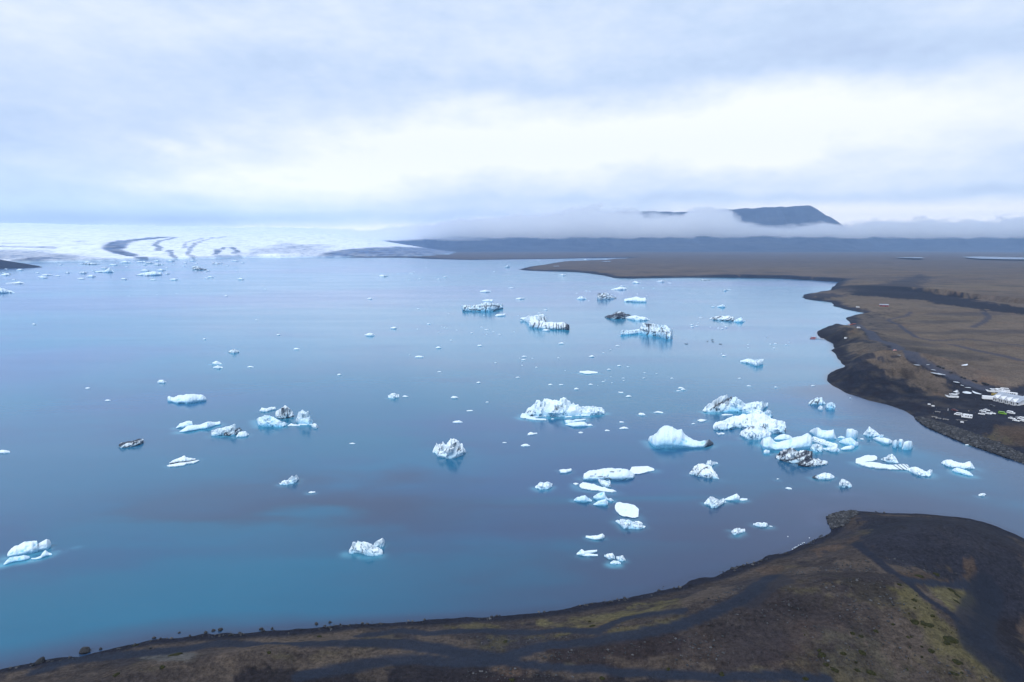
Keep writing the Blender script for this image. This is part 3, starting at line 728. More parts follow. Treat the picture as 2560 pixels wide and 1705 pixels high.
    if dirt or vein or tip:
        w3 = P3/max(wm, 3)*1.0
        ul, up_ = w3[:, 0]*.9+w3[:, 2]*.6, w3[:, 2]*1.5-w3[:, 0]*.55; dn = fbm(ul*4+seed, w3[:, 1]*5, up_*19, 5)*1.25
        g = np.zeros(len(P3))
        if dirt: g = np.maximum(g, ss((.62-dirt*1.15), (.62-dirt*1.15)+.25, dn+.12*fbm(w3[:, 0]*30, w3[:, 1]*30, w3[:, 2]*40, 3)))
        if vein:
            ph = (w3[:, 0]*1.1+w3[:, 1]*.25-w3[:, 2]*.9)*5.5+dn*1.6+seed
            f = np.abs((ph % 1)-.5)
            g = np.maximum(g, ss(.11, .04, f)*ss(-.35, .1, fbm(w3[:, 0]*5, w3[:, 1]*5+3, w3[:, 2]*5, 2))*vein)
        if tip:
            uu = np.repeat(u, vseg); g = np.maximum(g, ss(.83, .93, uu+dn*.08) if tip > 0 else ss(.2, .1, uu+dn*.08))
        g = np.clip(g, 0, 1)
        c = c*(1-g[:, None]*.95)+ASH*(g[:, None]*.95)
    mid = Fp-dr*.3
    return P3, F, c, mid, float(Tt.max())
BERGS = []
def berg(name, label, cat, z, lumps, group=None, shelf=.5, **kw):
    Vs, Fs, Cs = [], [], []; off = 0
    global _seed
    if 'cracks' in kw: kw['cracks'] = [(ZM[z](p_)if 0 else [tuple(v) for v in ZM[z](p_)], w_) for p_, w_ in kw['cracks']]
    for L in lumps:
        k2 = dict(kw)
        if isinstance(L, tuple) and isinstance(L[1], dict): k2.update(L[1]); L = L[0]
        _seed += 1
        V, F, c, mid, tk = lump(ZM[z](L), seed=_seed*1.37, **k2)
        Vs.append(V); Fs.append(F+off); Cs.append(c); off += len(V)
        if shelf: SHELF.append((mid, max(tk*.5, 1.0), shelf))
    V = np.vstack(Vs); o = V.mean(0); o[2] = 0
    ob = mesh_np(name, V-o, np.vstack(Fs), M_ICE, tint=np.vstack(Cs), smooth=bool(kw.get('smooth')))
    ob.location = o
    BERGS.append((V[:, 0].mean(), V[:, 1].mean(), np.ptp(V[:, 0])))
    return tag(ob, label, cat, group)
_seed = 0
IB = 'iceberg'
N_ = 'drifting icebergs'
def B(label, z, lumps, name='iceberg', **kw): return berg(name, label, 'iceberg' if name == 'iceberg' else 'ice floe', z, lumps, group='icebergs drifting on the lagoon' if name == 'iceberg' else 'small ice floes', **kw)
FL = 'ice_floe'
B('long pale blue iceberg with a rounded shoulder and knobbly low tail', 'a', [[(205, 200, 215), (215, 170, 240), (240, 165, 245), (265, 180, 243), (300, 185, 255), (345, 165, 270), (385, 155, 265), (430, 155, 262), (470, 142, 272), (540, 140, 262), (620, 138, 245), (690, 148, 235), (725, 180, 225), (732, 208, 215)]], blue=.35, smooth=True)
B('low white berg with a lump at one end and a long curved arm', 'a', [[(320, 585, 592), (380, 530, 590), (430, 515, 595), (500, 490, 585), (545, 500, 580), (548, 540, 570)], [(370, 632, 645), (430, 600, 648), (480, 565, 645), (560, 555, 630), (640, 550, 612), (740, 512, 605), (780, 505, 590), (850, 515, 560), (915, 502, 548), (920, 515, 535)]], blue=.45, shelf=.9, smooth=True)
B('slanting white berg with a black ashy ridge at its raised end', 'a', [[(793, 650, 690), (800, 630, 700), (850, 615, 700), (930, 600, 698), (1000, 575, 695), (1060, 560, 690), (1110, 528, 680), (1125, 545, 660), (1130, 600, 650)], ([(960, 660, 697), (1050, 640, 695), (1130, 600, 685), (1190, 585, 650), (1200, 600, 625)], dict(dirt=.75))], blue=.4, vein=.4)
B('small rounded white block against the ashy end of the slanting berg', 'a', [[(1125, 705, 718), (1165, 650, 712), (1200, 632, 712), (1260, 638, 708), (1300, 668, 685)]], name=FL, blue=.2)
B('flat grey white floe behind the undercut blue berg', 'a', [[(1440, 355, 368), (1470, 315, 372), (1500, 325, 378), (1550, 325, 372), (1600, 308, 355), (1655, 310, 342), (1660, 322, 335)]], name=FL, blue=.2)
B('blocky white berg streaked with dark ash bands, behind the undercut blue berg', 'a', [[(1650, 400, 440), (1665, 370, 455), (1720, 335, 468), (1760, 320, 470), (1790, 300, 468), (1830, 325, 465), (1870, 360, 455), (1897, 400, 430)]], dirt=.3, vein=1., cracks=[([(1750, 330), (1740, 370), (1790, 440)], 1.5), ([(1800, 320), (1820, 440)], 1.), ([(1660, 460), (1780, 465), (1890, 430)], 1.8), ([(1700, 370), (1720, 440)], .9)])
B('undercut iceberg with a bright blue wall under a white cap', 'a', [([(1400, 480, 490), (1425, 455, 570), (1480, 435, 575), (1540, 415, 580), (1580, 425, 580), (1620, 445, 580), (1680, 470, 585), (1740, 505, 585), (1790, 520, 560), (1815, 525, 540)])], blue=.75, shelf=.7)
B('flat sliver of ice between the undercut berg and the castle shaped berg', 'a', [[(1815, 555, 562), (1860, 530, 563), (1900, 540, 565), (1980, 545, 560)]], name=FL)
B('castle shaped iceberg with a flared white top on a blue waist', 'a', [[(1925, 480, 490), (1940, 460, 510), (1960, 400, 535), (1965, 375, 540), (2025, 350, 548), (2070, 375, 550), (2100, 368, 548), (2112, 400, 545), (2130, 460, 540), (2150, 480, 530)], [(1960, 535, 545), (2000, 530, 552), (2150, 535, 550)]], blue=.45, vein=.3)
B('little jagged white chunk right beside the castle shaped berg', 'a', [[(2135, 560, 572), (2160, 530, 590), (2200, 535, 598), (2220, 570, 585)]], name=FL)
B('white floe split lengthwise by a dark crack, below the long armed berg', 'a', [[(228, 1060, 1075), (300, 1020, 1065), (370, 990, 1050), (440, 962, 1045), (460, 988, 1040), (585, 998, 1020)], ([(200, 1092, 1100), (240, 1078, 1112), (340, 1055, 1108), (430, 1040, 1095), (470, 1035, 1070), (560, 1020, 1068), (635, 1015, 1030)], dict(flat=True))], shelf=.3, cracks=[([(240, 1066), (330, 1052), (370, 1045), (470, 1040), (600, 1012)], 1.4)])
B('narrow white berg rising to a ragged fin, alone on dark water', 'a', [[(1700, 1335, 1345), (1750, 1310, 1350), (1800, 1300, 1352), (1850, 1260, 1345), (1880, 1240, 1340), (1935, 1215, 1320), (1950, 1235, 1290), (1965, 1270, 1280)]], blue=.2, jag=1.5)
B('tiny white floe below the ragged finned berg', 'a', [[(2095, 1450, 1456), (2130, 1438, 1466), (2185, 1440, 1452)]], name=FL)
B('low black iceberg coated in ash, apart from the white ones', 'P', [[(297, 1112, 1118), (305, 1107, 1121), (330, 1103, 1118), (350, 1097, 1112), (359, 1098, 1106)]], dirt=.75, vein=.6, shelf=0)
B('tilted white slab berg with blue flank and hooked corner near the shore', 'b', [[(185, 840, 900), (210, 790, 905), (300, 710, 905), (400, 650, 895), (540, 600, 880), (640, 545, 860), (800, 520, 830), (870, 505, 800), (940, 505, 780), (945, 560, 760)], [(860, 690, 770), (960, 590, 765), (1060, 530, 750), (1170, 475, 730), (1240, 490, 670), (1255, 560, 620)], ([(90, 1085, 1110), (160, 1010, 1100), (250, 930, 1070), (400, 900, 1030), (600, 870, 1010), (720, 890, 960), (740, 910, 940)], dict(blue=1.)), ([(770, 940, 975), (900, 930, 970), (1000, 890, 955), (1060, 800, 930), (1130, 745, 905), (1200, 800, 880), (1280, 820, 870)], dict(blue=.6))], blue=.15, shelf=1., smooth=True)
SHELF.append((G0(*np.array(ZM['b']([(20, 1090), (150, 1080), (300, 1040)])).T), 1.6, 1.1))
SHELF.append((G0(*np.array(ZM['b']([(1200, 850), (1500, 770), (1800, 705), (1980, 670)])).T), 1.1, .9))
B('round knobbly white iceberg with ash flecks, alone in the middle of the lagoon', 'c', [[(600, 740, 760), (640, 660, 775), (720, 560, 790), (790, 490, 900), (850, 480, 935), (950, 440, 940), (1000, 430, 945), (1080, 560, 960), (1130, 480, 985), (1200, 380, 990), (1290, 315, 990), (1380, 310, 975), (1460, 350, 960), (1600, 385, 900), (1720, 470, 860), (1735, 540, 840)], ([(1590, 640, 740), (1660, 560, 770), (1740, 580, 775), (1810, 650, 770), (1840, 735, 755)], dict(dirt=0))], dirt=.2, jag=1.6, dens=.95, cracks=[([(1350, 510), (1380, 440), (1470, 395)], 1.6), ([(1530, 680), (1560, 610), (1650, 560)], 1.8), ([(830, 790), (860, 640), (960, 560)], 1.), ([(1080, 690), (1130, 640), (1150, 540)], .9), ([(1230, 650), (1270, 500)], .8)])
B('long blue and white iceberg crossed by thin dark ash lines, far out', 'd', [[(220, 285, 300), (240, 280, 380), (320, 280, 385), (400, 300, 385), (460, 280, 385), (520, 265, 388), (600, 248, 390), (680, 235, 388), (740, 255, 378), (820, 265, 355), (900, 272, 340), (902, 300, 330)]], blue=.6, vein=1., dirt=.15, cracks=[([(632, 258), (612, 388)], 1.3), ([(445, 288), (440, 345)], 1.0), ([(350, 352), (530, 362)], 1.6), ([(740, 378), (800, 345), (900, 340)], 1.5), ([(740, 285), (850, 300), (820, 325)], 1.5), ([(500, 295), (720, 292)], .9), ([(300, 310), (250, 365)], 1.0), ([(712, 240), (712, 290)], .9)])
B('flat floe just below the ash lined blue iceberg', 'd', [[(770, 450, 462), (800, 432, 465), (860, 422, 463), (935, 418, 455), (942, 430, 445)]], name=FL)
B('tabular iceberg with striped vertical walls and a black right end', 'd', [([(1180, 520, 540), (1200, 490, 545), (1260, 480, 548), (1330, 465, 600), (1400, 445, 625), (1480, 455, 630), (1560, 440, 625), (1610, 470, 610), (1630, 510, 600)], dict(dirt=.15)), ([(1325, 530, 640), (1400, 530, 655), (1500, 545, 670), (1600, 565, 680), (1750, 568, 685), (1850, 565, 685), (1900, 565, 685), (1960, 590, 690), (1985, 620, 680)], dict(vein=.5, tip=1, dirt=.08, aspect=.75))], cracks=[([(1420, 575), (1385, 650)], 2.2), ([(1490, 540), (1490, 600), (1465, 665)], 1.6), ([(1545, 570), (1520, 640)], 1.), ([(1600, 610), (1605, 660)], 1.5), ([(1770, 575), (1778, 680)], 1.3), ([(1810, 600), (1805, 680)], 1.2), ([(1880, 575), (1890, 680)], 1.2), ([(1510, 470), (1540, 530)], 1.4), ([(1560, 480), (1600, 550)], 1.4), ([(1650, 575), (1655, 665)], .8), ([(1730, 575), (1725, 670)], .8), ([(1850, 600), (1855, 680)], 1.)])
B('dark arched iceberg with grey walls, farthest of the ash black ones', 'e', [[(170, 240, 258), (185, 185, 265), (250, 170, 265), (330, 175, 262), (350, 205, 255), (400, 225, 250), (432, 232, 246)]], dirt=.55, shelf=0)
B('clean white tent shaped berg beside the dark arched iceberg', 'e', [[(535, 262, 290), (600, 245, 292), (650, 232, 295), (700, 226, 298), (760, 240, 300), (820, 238, 300), (838, 270, 295)]], blue=.3)
B('black mound of ash covered ice touching a clean white floe', 'e', [[(275, 490, 502), (320, 470, 515), (380, 460, 522), (430, 425, 525), (480, 420, 522), (530, 440, 520), (570, 460, 505), (610, 460, 490), (635, 478, 484)]], dirt=.95, shelf=0)
B('clean white floe touching the black ash covered mound', 'e', [[(540, 500, 510), (600, 490, 530), (690, 475, 545), (760, 495, 545), (820, 495, 545), (880, 525, 535)]], name=FL, blue=.2)
B('big angular iceberg with long low arm pointing away from its veined block', 'e', [([(490, 690, 740), (510, 668, 745), (600, 680, 735), (700, 665, 725), (760, 650, 722)], dict(blue=.6)), [(740, 660, 712), (780, 590, 728), (850, 582, 742), (920, 595, 752), (1000, 600, 767), (1080, 610, 790), (1150, 660, 800), (1185, 650, 770), (1188, 700, 745)]], blue=.35, vein=.8, dirt=.08, shelf=.8, cracks=[([(815, 588), (850, 590), (870, 640), (870, 690), (830, 750)], 1.8), ([(1100, 700), (1105, 795)], 1.2), ([(1035, 630), (1048, 690)], 1.1), ([(750, 660), (870, 692)], 1.7), ([(860, 590), (930, 605)], 2.), ([(950, 700), (960, 750)], .9), ([(900, 695), (1100, 690)], .8)])
B('low spindle of dark ash striped ice near the far bay', 'e', [[(1675, 518, 524), (1740, 495, 535), (1800, 482, 542), (1900, 485, 548), (1950, 480, 550), (2000, 495, 548), (2010, 515, 535)]], dirt=.55, shelf=0)
B('small turquoise peak at the end of the dark spindle berg', 'e', [[(2000, 548, 558), (2040, 525, 568), (2105, 495, 570), (2125, 535, 568), (2160, 545, 555)]], blue=.8)
B('long flat white floe up beyond the dark arched iceberg', 'e', [[(360, 125, 130), (440, 108, 134), (480, 92, 135), (540, 98, 132), (570, 112, 128)]], name=FL)
B('small grey white floe off the far bay shore, first of a loose line', 'e', [[(640, 35, 40), (680, 12, 45), (720, 25, 46), (765, 35, 42)]], name=FL)
B('small peaked floe off the far bay shore, second of a loose line', 'e', [[(970, 18, 24), (1040, 5, 32), (1085, 16, 25)]], name=FL, dirt=.15)
B('pair of dark specks of ice close under the far bay shore', 'e', [[(1565, -2, 6), (1590, -6, 8), (1640, -4, 8), (1690, 0, 5)]], name=FL, dirt=.6)
B('pale green low berg above the dark spindle berg', 'e', [[(1780, 355, 362), (1830, 335, 370), (1850, 325, 372), (1890, 345, 368)]], name=FL, blue=.6)
B('grey pebble shaped floe beside the pale green low berg', 'e', [[(1700, 355, 362), (1725, 350, 366), (1750, 356, 362)]], name=FL, blue=.3)
B('little floe with a thin tail out in the far bay', 'e', [[(1865, 140, 146), (1890, 122, 150), (1915, 125, 138), (1970, 127, 132)]], name=FL, blue=.3)
B('great white iceberg with a crown of spires and blue hollows, centre of the lagoon', 'f', [([(175, 690, 705), (210, 620, 725), (300, 600, 725), (450, 600, 720), (600, 605, 700), (720, 640, 690)], dict(flat=True, blue=.3)), [(280, 590, 650), (300, 560, 690), (400, 480, 700), (470, 430, 705), (520, 370, 705), (640, 385, 705), (700, 355, 700), (800, 350, 700), (940, 355, 700), (990, 380, 705), (1010, 310, 700), (1130, 320, 705), (1160, 370, 700), (1210, 370, 695), (1240, 430, 690), (1360, 440, 685), (1440, 480, 680), (1460, 520, 670)], [(1400, 500, 670), (1520, 490, 675), (1700, 480, 668), (1820, 500, 655), (1940, 540, 635), (1955, 560, 610)]], blue=.22, dens=.95, jag=1.35, shelf=.9, dirt=.03)
B('crumbled ice fringe along the foot of the great spired iceberg', 'f', [([(300, 720, 735), (400, 700, 755), (500, 715, 768), (720, 730, 765)], dict(flat=True)), ([(820, 670, 690), (900, 650, 690), (1000, 650, 695), (1060, 660, 690)], {}), ([(1110, 690, 705), (1180, 670, 705), (1260, 680, 700)], {}), ([(1270, 650, 680), (1400, 635, 678), (1560, 630, 680), (1640, 640, 675)], {})], name=FL, blue=.4, shelf=.9)
B('doubled flat berg split by a groove, moored below the great spired iceberg', 'f', [[(1105, 765, 780), (1130, 760, 850), (1210, 755, 845), (1280, 765, 815), (1350, 745, 800), (1540, 735, 765), (1555, 745, 755)], [(1120, 850, 860), (1200, 830, 885), (1300, 810, 915), (1420, 800, 910), (1520, 798, 905), (1580, 840, 895), (1600, 860, 885)]], blue=.4, shelf=.9, smooth=True)
B('small cone shaped block at the end of the doubled flat berg', 'f', [[(1570, 870, 885), (1600, 850, 888), (1660, 838, 888), (1700, 868, 880)]], name=FL, blue=.2)
B('ragged white floe under the near corner of the great spired iceberg', 'f', [[(320, 1068, 1078), (400, 1025, 1076), (440, 1030, 1072), (530, 1025, 1045)]], name=FL)
B('small oval floe straight below the doubled flat berg', 'f', [([(1395, 1015, 1030), (1430, 1005, 1043), (1482, 1022, 1038)], dict(flat=True))], name=FL)
for k, (pp, tx) in enumerate([([(985, 5, 14), (1030, 2, 24), (1075, 8, 22)], 'behind the crown of the great spired iceberg'), ([(2235, 162, 180), (2280, 170, 188), (2335, 165, 192)], 'between the spired iceberg and the tilted slab berg'), ([(2260, 790, 812), (2300, 785, 820), (2350, 795, 815)], 'near the domed blue berg'), ([(2258, 930, 945), (2300, 912, 955), (2352, 925, 950)], 'left of the domed blue berg'), ([(1958, 980, 990), (2005, 960, 992), (2055, 980, 990)], 'beside two others left of the domed blue berg'), ([(820, 735, 742), (850, 720, 745), (885, 728, 738)], 'tucked under the fringe of the spired iceberg')]):
    B('thin white floe '+tx, 'f', [pp], name=FL)
B('tilted slab iceberg split by a wide black ash seam', 'g', [([(985, 375, 395), (1020, 330, 400), (1100, 270, 402), (1200, 200, 402), (1300, 150, 390), (1330, 165, 360), (1345, 200, 340)], dict(vein=.25)), ([(1100, 350, 400), (1200, 290, 402), (1300, 230, 385), (1385, 175, 330), (1410, 210, 300)], dict(dirt=.5, vein=1)), ([(1240, 360, 398), (1340, 320, 400), (1400, 190, 400), (1440, 170, 400), (1480, 220, 402), (1540, 250, 405), (1580, 300, 405)], dict(blue=.65)), ([(1540, 270, 405), (1620, 275, 415), (1700, 255, 418), (1820, 240, 410), (1850, 270, 350), (1905, 270, 320), (1908, 290, 305)], dict(blue=.35)), ([(1600, 380, 410), (1700, 350, 425), (1800, 370, 430), (1850, 400, 435)], dict(blue=.2)), ([(1840, 400, 455), (1900, 360, 478), (1950, 385, 470), (1970, 410, 440)], dict(blue=.5))], shelf=.8, cracks=[([(1095, 365), (1200, 290), (1290, 245)], 1.8), ([(1270, 260), (1340, 215), (1385, 185)], 3.2)])
B('sliver of white ice in the shadow of the tilted slab iceberg', 'g', [([(1258, 425, 440), (1300, 415, 445), (1410, 425, 438)], dict(flat=True))], name=FL)
B('broad snow white iceberg with a rounded front lobe, widest in the cluster', 'g', [[(1140, 570, 640), (1160, 550, 650), (1240, 530, 660), (1320, 510, 650), (1400, 470, 640), (1450, 470, 610), (1500, 450, 625), (1600, 430, 640), (1700, 415, 680), (1850, 430, 700), (1930, 490, 705), (2050, 510, 705), (2140, 545, 700), (2150, 600, 690)], [(1505, 705, 715), (1560, 650, 760), (1640, 610, 785), (1720, 595, 790), (1800, 620, 790), (1870, 650, 770), (1950, 690, 730), (1955, 705, 715)]], blue=.10, dirt=.04, vein=.25, dens=.95, aspect=.8, shelf=.8, cracks=[([(1600, 490), (1630, 500)], 1.3), ([(1585, 530), (1630, 545)], 1.2), ([(1600, 640), (1660, 600), (1720, 600)], .8), ([(1820, 580), (1880, 625)], .8)])
B('diamond shaped white floe left of the broad snow white iceberg', 'g', [([(915, 505, 515), (960, 485, 532), (1000, 490, 530), (1050, 503, 510)], dict(flat=True))], name=FL)
B('scrap of ice just under the blunt end of the broad white iceberg', 'g', [[(1182, 680, 690), (1215, 690, 722), (1250, 680, 712), (1295, 690, 708)]], name=FL)
for pp, tx in [([(620, 92, 98), (650, 88, 102), (680, 92, 98)], 'tiny'), ([(685, 75, 85), (715, 60, 90), (750, 72, 82)], 'peaked'), ([(100, 425, 435), (140, 405, 445), (185, 425, 440)], 'stubby'), ([(300, 395, 400), (360, 382, 405), (435, 395, 410)], 'thin translucent'), ([(835, 555, 560), (858, 548, 566), (885, 552, 558)], 'button sized'), ([(1610, 22, 30), (1635, 18, 34), (1670, 25, 32)], 'faint flat')]:
    B(tx+' floe on the rippled water around the tilted slab iceberg', 'g', [pp], name=FL)
B('smooth domed blue iceberg with a black tipped tail', 'g', [[(228, 770, 805), (245, 740, 830), (290, 730, 880), (340, 700, 905), (380, 640, 908), (440, 600, 910), (490, 590, 912), (560, 610, 912), (620, 650, 908), (690, 650, 905), (720, 700, 905), (790, 760, 905), (860, 795, 905), (950, 805, 900), (1020, 800, 895), (1080, 790, 880), (1140, 825, 850)]], blue=.6, tip=1, jag=.8, dens=.95, shelf=.7, smooth=True)
B('pale blue iceberg sweeping up from a low saddle, hard behind the ash black iceberg', 'i', [[(5, 620, 640), (30, 570, 690), (80, 550, 700), (120, 580, 700), (160, 620, 705), (230, 610, 705), (300, 590, 705), (380, 560, 700), (430, 550, 695), (490, 515, 690), (530, 545, 685), (545, 600, 660)], [(150, 570, 590), (200, 540, 600), (250, 525, 602), (310, 545, 600), (355, 575, 590)], [(38, 700, 735), (60, 690, 740), (100, 700, 735)]], blue=.38, dens=.9, shelf=1., smooth=True)
B('two horned pale iceberg at the back of the cluster', 'i', [[(520, 495, 505), (560, 470, 540), (600, 458, 585), (640, 480, 588), (700, 495, 590), (765, 480, 590), (780, 530, 585), (800, 570, 580)]], blue=.35, shelf=.8, smooth=True)
B('pile of tilted ice blades between the two horned berg and the ash black iceberg', 'i', [([(530, 570, 590), (560, 555, 620), (620, 570, 640), (700, 600, 660), (760, 620, 680), (815, 635, 685), (818, 650, 665)], dict(vein=.8)), [(530, 680, 690), (545, 635, 700), (590, 628, 718), (650, 640, 715), (665, 670, 690)], [(660, 680, 690), (740, 650, 715), (800, 660, 720), (835, 690, 712)]], blue=.3, shelf=1.)
B('ice tower with a leaning square head above rounded blue feet', 'i', [[(900, 490, 560), (910, 475, 590), (960, 470, 592), (1000, 490, 590), (1025, 500, 560)], [(820, 560, 570), (850, 545, 575), (885, 555, 580), (900, 565, 572)], ([(830, 605, 615), (900, 570, 650), (950, 560, 665), (1000, 600, 668), (1030, 615, 655), (1036, 635, 645)], dict(blue=.6)), [(850, 680, 690), (880, 660, 700), (960, 645, 695), (990, 655, 680)]], blue=.3, shelf=1., smooth=True)
B('ash black and grey marbled iceberg in front of the cluster', 'i', [[(160, 765, 775), (190, 740, 800), (240, 695, 815), (320, 680, 835), (380, 700, 845), (450, 705, 845), (545, 705, 830), (550, 740, 790)], ([(400, 850, 860), (460, 800, 872), (540, 785, 875), (620, 795, 862), (700, 815, 850), (715, 825, 835)], dict(dirt=.5))], dirt=.66, vein=1., shelf=0, dens=1.0, cracks=[([(200, 740), (300, 722), (380, 692)], 2.2), ([(165, 795), (300, 832), (420, 850), (550, 882)], 2.6), ([(330, 795), (420, 765), (545, 712)], 3.2), ([(543, 715), (548, 790), (470, 800), (405, 852)], 3.4), ([(230, 812), (340, 795)], 2.2), ([(300, 690), (330, 700)], 3)])
B('white sail shaped peak, first of the chain by the channel mouth', 'i', [[(1085, 525, 535), (1110, 500, 545), (1140, 450, 560), (1180, 475, 560), (1220, 510, 560), (1260, 540, 560), (1300, 540, 552)]], blue=.25, shelf=.6)
B('low lumpy link between the sail shaped peak and the three teeth', 'i', [[(1185, 570, 575), (1220, 560, 600), (1300, 565, 635), (1350, 580, 640), (1390, 600, 625)]], blue=.25, shelf=.7, smooth=True)
B('smallest rounded tooth of ice, next to the lumpy link', 'i', [[(1388, 620, 650), (1400, 590, 670), (1425, 585, 678), (1445, 610, 660)]], blue=.3, shelf=.7, smooth=True)
B('narrow rounded tooth of ice between two others', 'i', [[(1448, 600, 640), (1460, 580, 665), (1490, 580, 672), (1512, 610, 650)]], blue=.3, shelf=.7, smooth=True)
B('largest rounded tooth of ice ending the chain', 'i', [[(1490, 680, 690), (1510, 610, 693), (1550, 592, 695), (1590, 600, 690), (1605, 640, 665)]], blue=.35, shelf=.7, smooth=True)
B('crescent shaped flat white berg with dark stripes and a curled end', 'i', [([(1005, 790, 835), (1060, 760, 845), (1120, 748, 825), (1200, 748, 815), (1230, 765, 800)], dict(flat=True)), ([(1005, 805, 825), (1060, 820, 860), (1150, 815, 880), (1250, 830, 893), (1350, 845, 900), (1450, 845, 905), (1540, 840, 905), (1570, 870, 895)], dict(flat=True)), [(1530, 890, 905), (1580, 880, 925), (1620, 865, 950), (1680, 900, 970), (1740, 920, 977), (1790, 925, 975), (1800, 950, 960)], [(1760, 910, 940), (1780, 898, 950), (1810, 905, 942)], ([(1390, 850, 895), (1450, 842, 903), (1500, 836, 902), (1555, 850, 895)], dict(flat=True, vein=1., jag=.6))], blue=.08, dens=.9, shelf=.6, cracks=[([(1400, 850), (1480, 903)], 1.1), ([(1440, 845), (1515, 900)], 1.3), ([(1480, 838), (1545, 890)], 1.1), ([(1520, 840), (1570, 880)], 1.)])
B('grey boulder of ice inside the curve of the crescent berg', 'i', [[(1270, 785, 795), (1300, 775, 810), (1340, 750, 825), (1385, 745, 832), (1420, 775, 836), (1455, 825, 832)]], dirt=.22, shelf=.2)
B('white winged berg alone near the channel mouth', 'i', [[(1905, 825, 835), (1960, 798, 870), (2020, 805, 885), (2080, 830, 890), (2130, 835, 895), (2200, 812, 898), (2230, 850, 895), (2260, 885, 892)], ([(2020, 905, 915), (2060, 880, 935), (2120, 895, 950), (2200, 925, 970), (2240, 955, 970)], dict(blue=.6))], blue=.15, shelf=.9)
B('grey veined rock like berg off the gravel point', 'i', [[(510, 205, 215), (540, 175, 222), (590, 150, 225), (650, 145, 222), (660, 170, 215), (690, 200, 215)]], dirt=.3, vein=.6, blue=.6, shelf=.3, cracks=[([(530, 215), (570, 165)], 1.6), ([(600, 215), (630, 160)], 1.5)])
B('turquoise crumbling berg beside the grey veined one', 'i', [[(685, 240, 250), (700, 200, 268), (740, 190, 275), (785, 205, 270)]], blue=.95, shelf=.7)
B('small white block in front of the grey veined berg', 'i', [[(608, 250, 265), (630, 228, 278), (655, 235, 278), (660, 260, 270)]], name=FL, blue=.15)
B('flattish white berg below the ash black iceberg, with a grey chin', 'i', [[(550, 980, 990), (600, 955, 1005), (680, 935, 1008), (740, 945, 1005), (780, 975, 990)]], blue=.15, tip=-.5, shelf=.7)
B('lumpy white block trailing a thin dark line', 'i', [[(830, 1040, 1070), (850, 998, 1090), (900, 1010, 1092), (945, 1035, 1090), (965, 1070, 1080)]], blue=.12, shelf=.6)
for pp, tx in [([(268, 1092, 1098), (300, 1085, 1110), (335, 1100, 1108)], 'flat oval floe below the reflection of the ash black iceberg'), ([(176, 996, 1002), (188, 990, 1006), (200, 998, 1003)], 'crumb of ice beside the reflection of the ash black iceberg'), ([(1048, 575, 582), (1070, 568, 590), (1090, 578, 586)], 'white scrap between the ice tower and the sail shaped peak'), ([(2155, 638, 642), (2178, 632, 646), (2197, 638, 643)], 'lone scrap in the narrowing channel'), ([(940, 145, 150), (950, 138, 155), (960, 146, 152)], 'crumb close under the dark gravel point'), ([(535, 15, 20), (555, 12, 24), (575, 16, 21)], 'faint floe behind the grey veined berg'), ([(150, 30, 36), (165, 25, 40), (180, 32, 37)], 'faint floe behind the broad white iceberg')]:
    B(tx, 'i', [pp], name=FL)
B('striped wedge of ice at the edge of the channel', 'i', [[(2295, 1168, 1178), (2320, 1155, 1182), (2345, 1145, 1182), (2362, 1170, 1180)]], name=FL, vein=1.)
B('wedge shaped white iceberg with one bold diagonal ash crack', 'j', [[(120, 270, 285), (150, 240, 295), (180, 190, 300), (240, 165, 320), (330, 170, 335), (400, 200, 345), (450, 270, 350), (500, 335, 348)]], vein=.9, dirt=.05, dens=1., aspect=.8, shelf=.2, cracks=[([(225, 300), (255, 250), (290, 218), (345, 192)], 1.5), ([(180, 225), (210, 215)], 1.3), ([(340, 205), (375, 200)], 1.1)])
B('small forked white berg behind the cracked wedge', 'j', [[(330, 155, 165), (350, 110, 185), (390, 105, 195), (420, 120, 175), (470, 130, 150), (488, 145, 152)]], blue=.1)
B('white berg like a kneeling figure glowing turquoise at its foot', 'j', [[(310, 650, 670), (370, 580, 690), (400, 572, 720), (450, 595, 720), (500, 620, 700), (560, 605, 660), (592, 640, 648)]], blue=.15, shelf=1.1)
B('thin ice wing joined to an oval plate, beside the kneeling berg', 'j', [[(560, 605, 615), (640, 570, 630), (725, 535, 630), (760, 570, 625)], ([(740, 600, 615), (800, 588, 632), (862, 595, 618)], dict(flat=True))], blue=.3, shelf=1., smooth=True)
B('cloud shaped white berg nearest the spit', 'j', [[(655, 1015, 1025), (680, 1000, 1060), (730, 972, 1062), (780, 985, 1040), (830, 985, 1025), (836, 1010, 1018)]], blue=.1, shelf=1.)
B('beaded white berg just beyond the cloud shaped one', 'j', [[(935, 925, 935), (990, 905, 955), (1040, 912, 965), (1100, 910, 965), (1120, 920, 945)]], blue=.1, jag=1.6)
B('crumb of ice drifting off the beaded berg', 'j', [[(1140, 948, 952), (1160, 945, 957), (1185, 955, 959)]], name=FL)
B('grey blue flat iceberg with a bright white tongue', 'h', [([(405, 290, 305), (415, 240, 318), (480, 205, 325), (600, 185, 325), (750, 170, 325), (900, 175, 322), (980, 180, 318), (1060, 230, 300), (1080, 250, 275)], dict(dirt=.12, blue=.35)), ([(1010, 200, 230), (1040, 140, 245), (1150, 130, 240), (1250, 128, 215), (1330, 160, 195), (1338, 180, 190)], dict(flat=True))], dens=.9, shelf=.6, cracks=[([(690, 300), (740, 285), (770, 305)], 1.6), ([(560, 235), (700, 215), (900, 195)], .9), ([(500, 265), (760, 270)], .9)], smooth=True)
B('small dark veined shell of ice between the grey berg and the white ramp', 'h', [[(590, 295, 310), (640, 310, 390), (700, 325, 410), (760, 320, 415), (770, 390, 405)]], vein=1., dirt=.25, blue=.3)
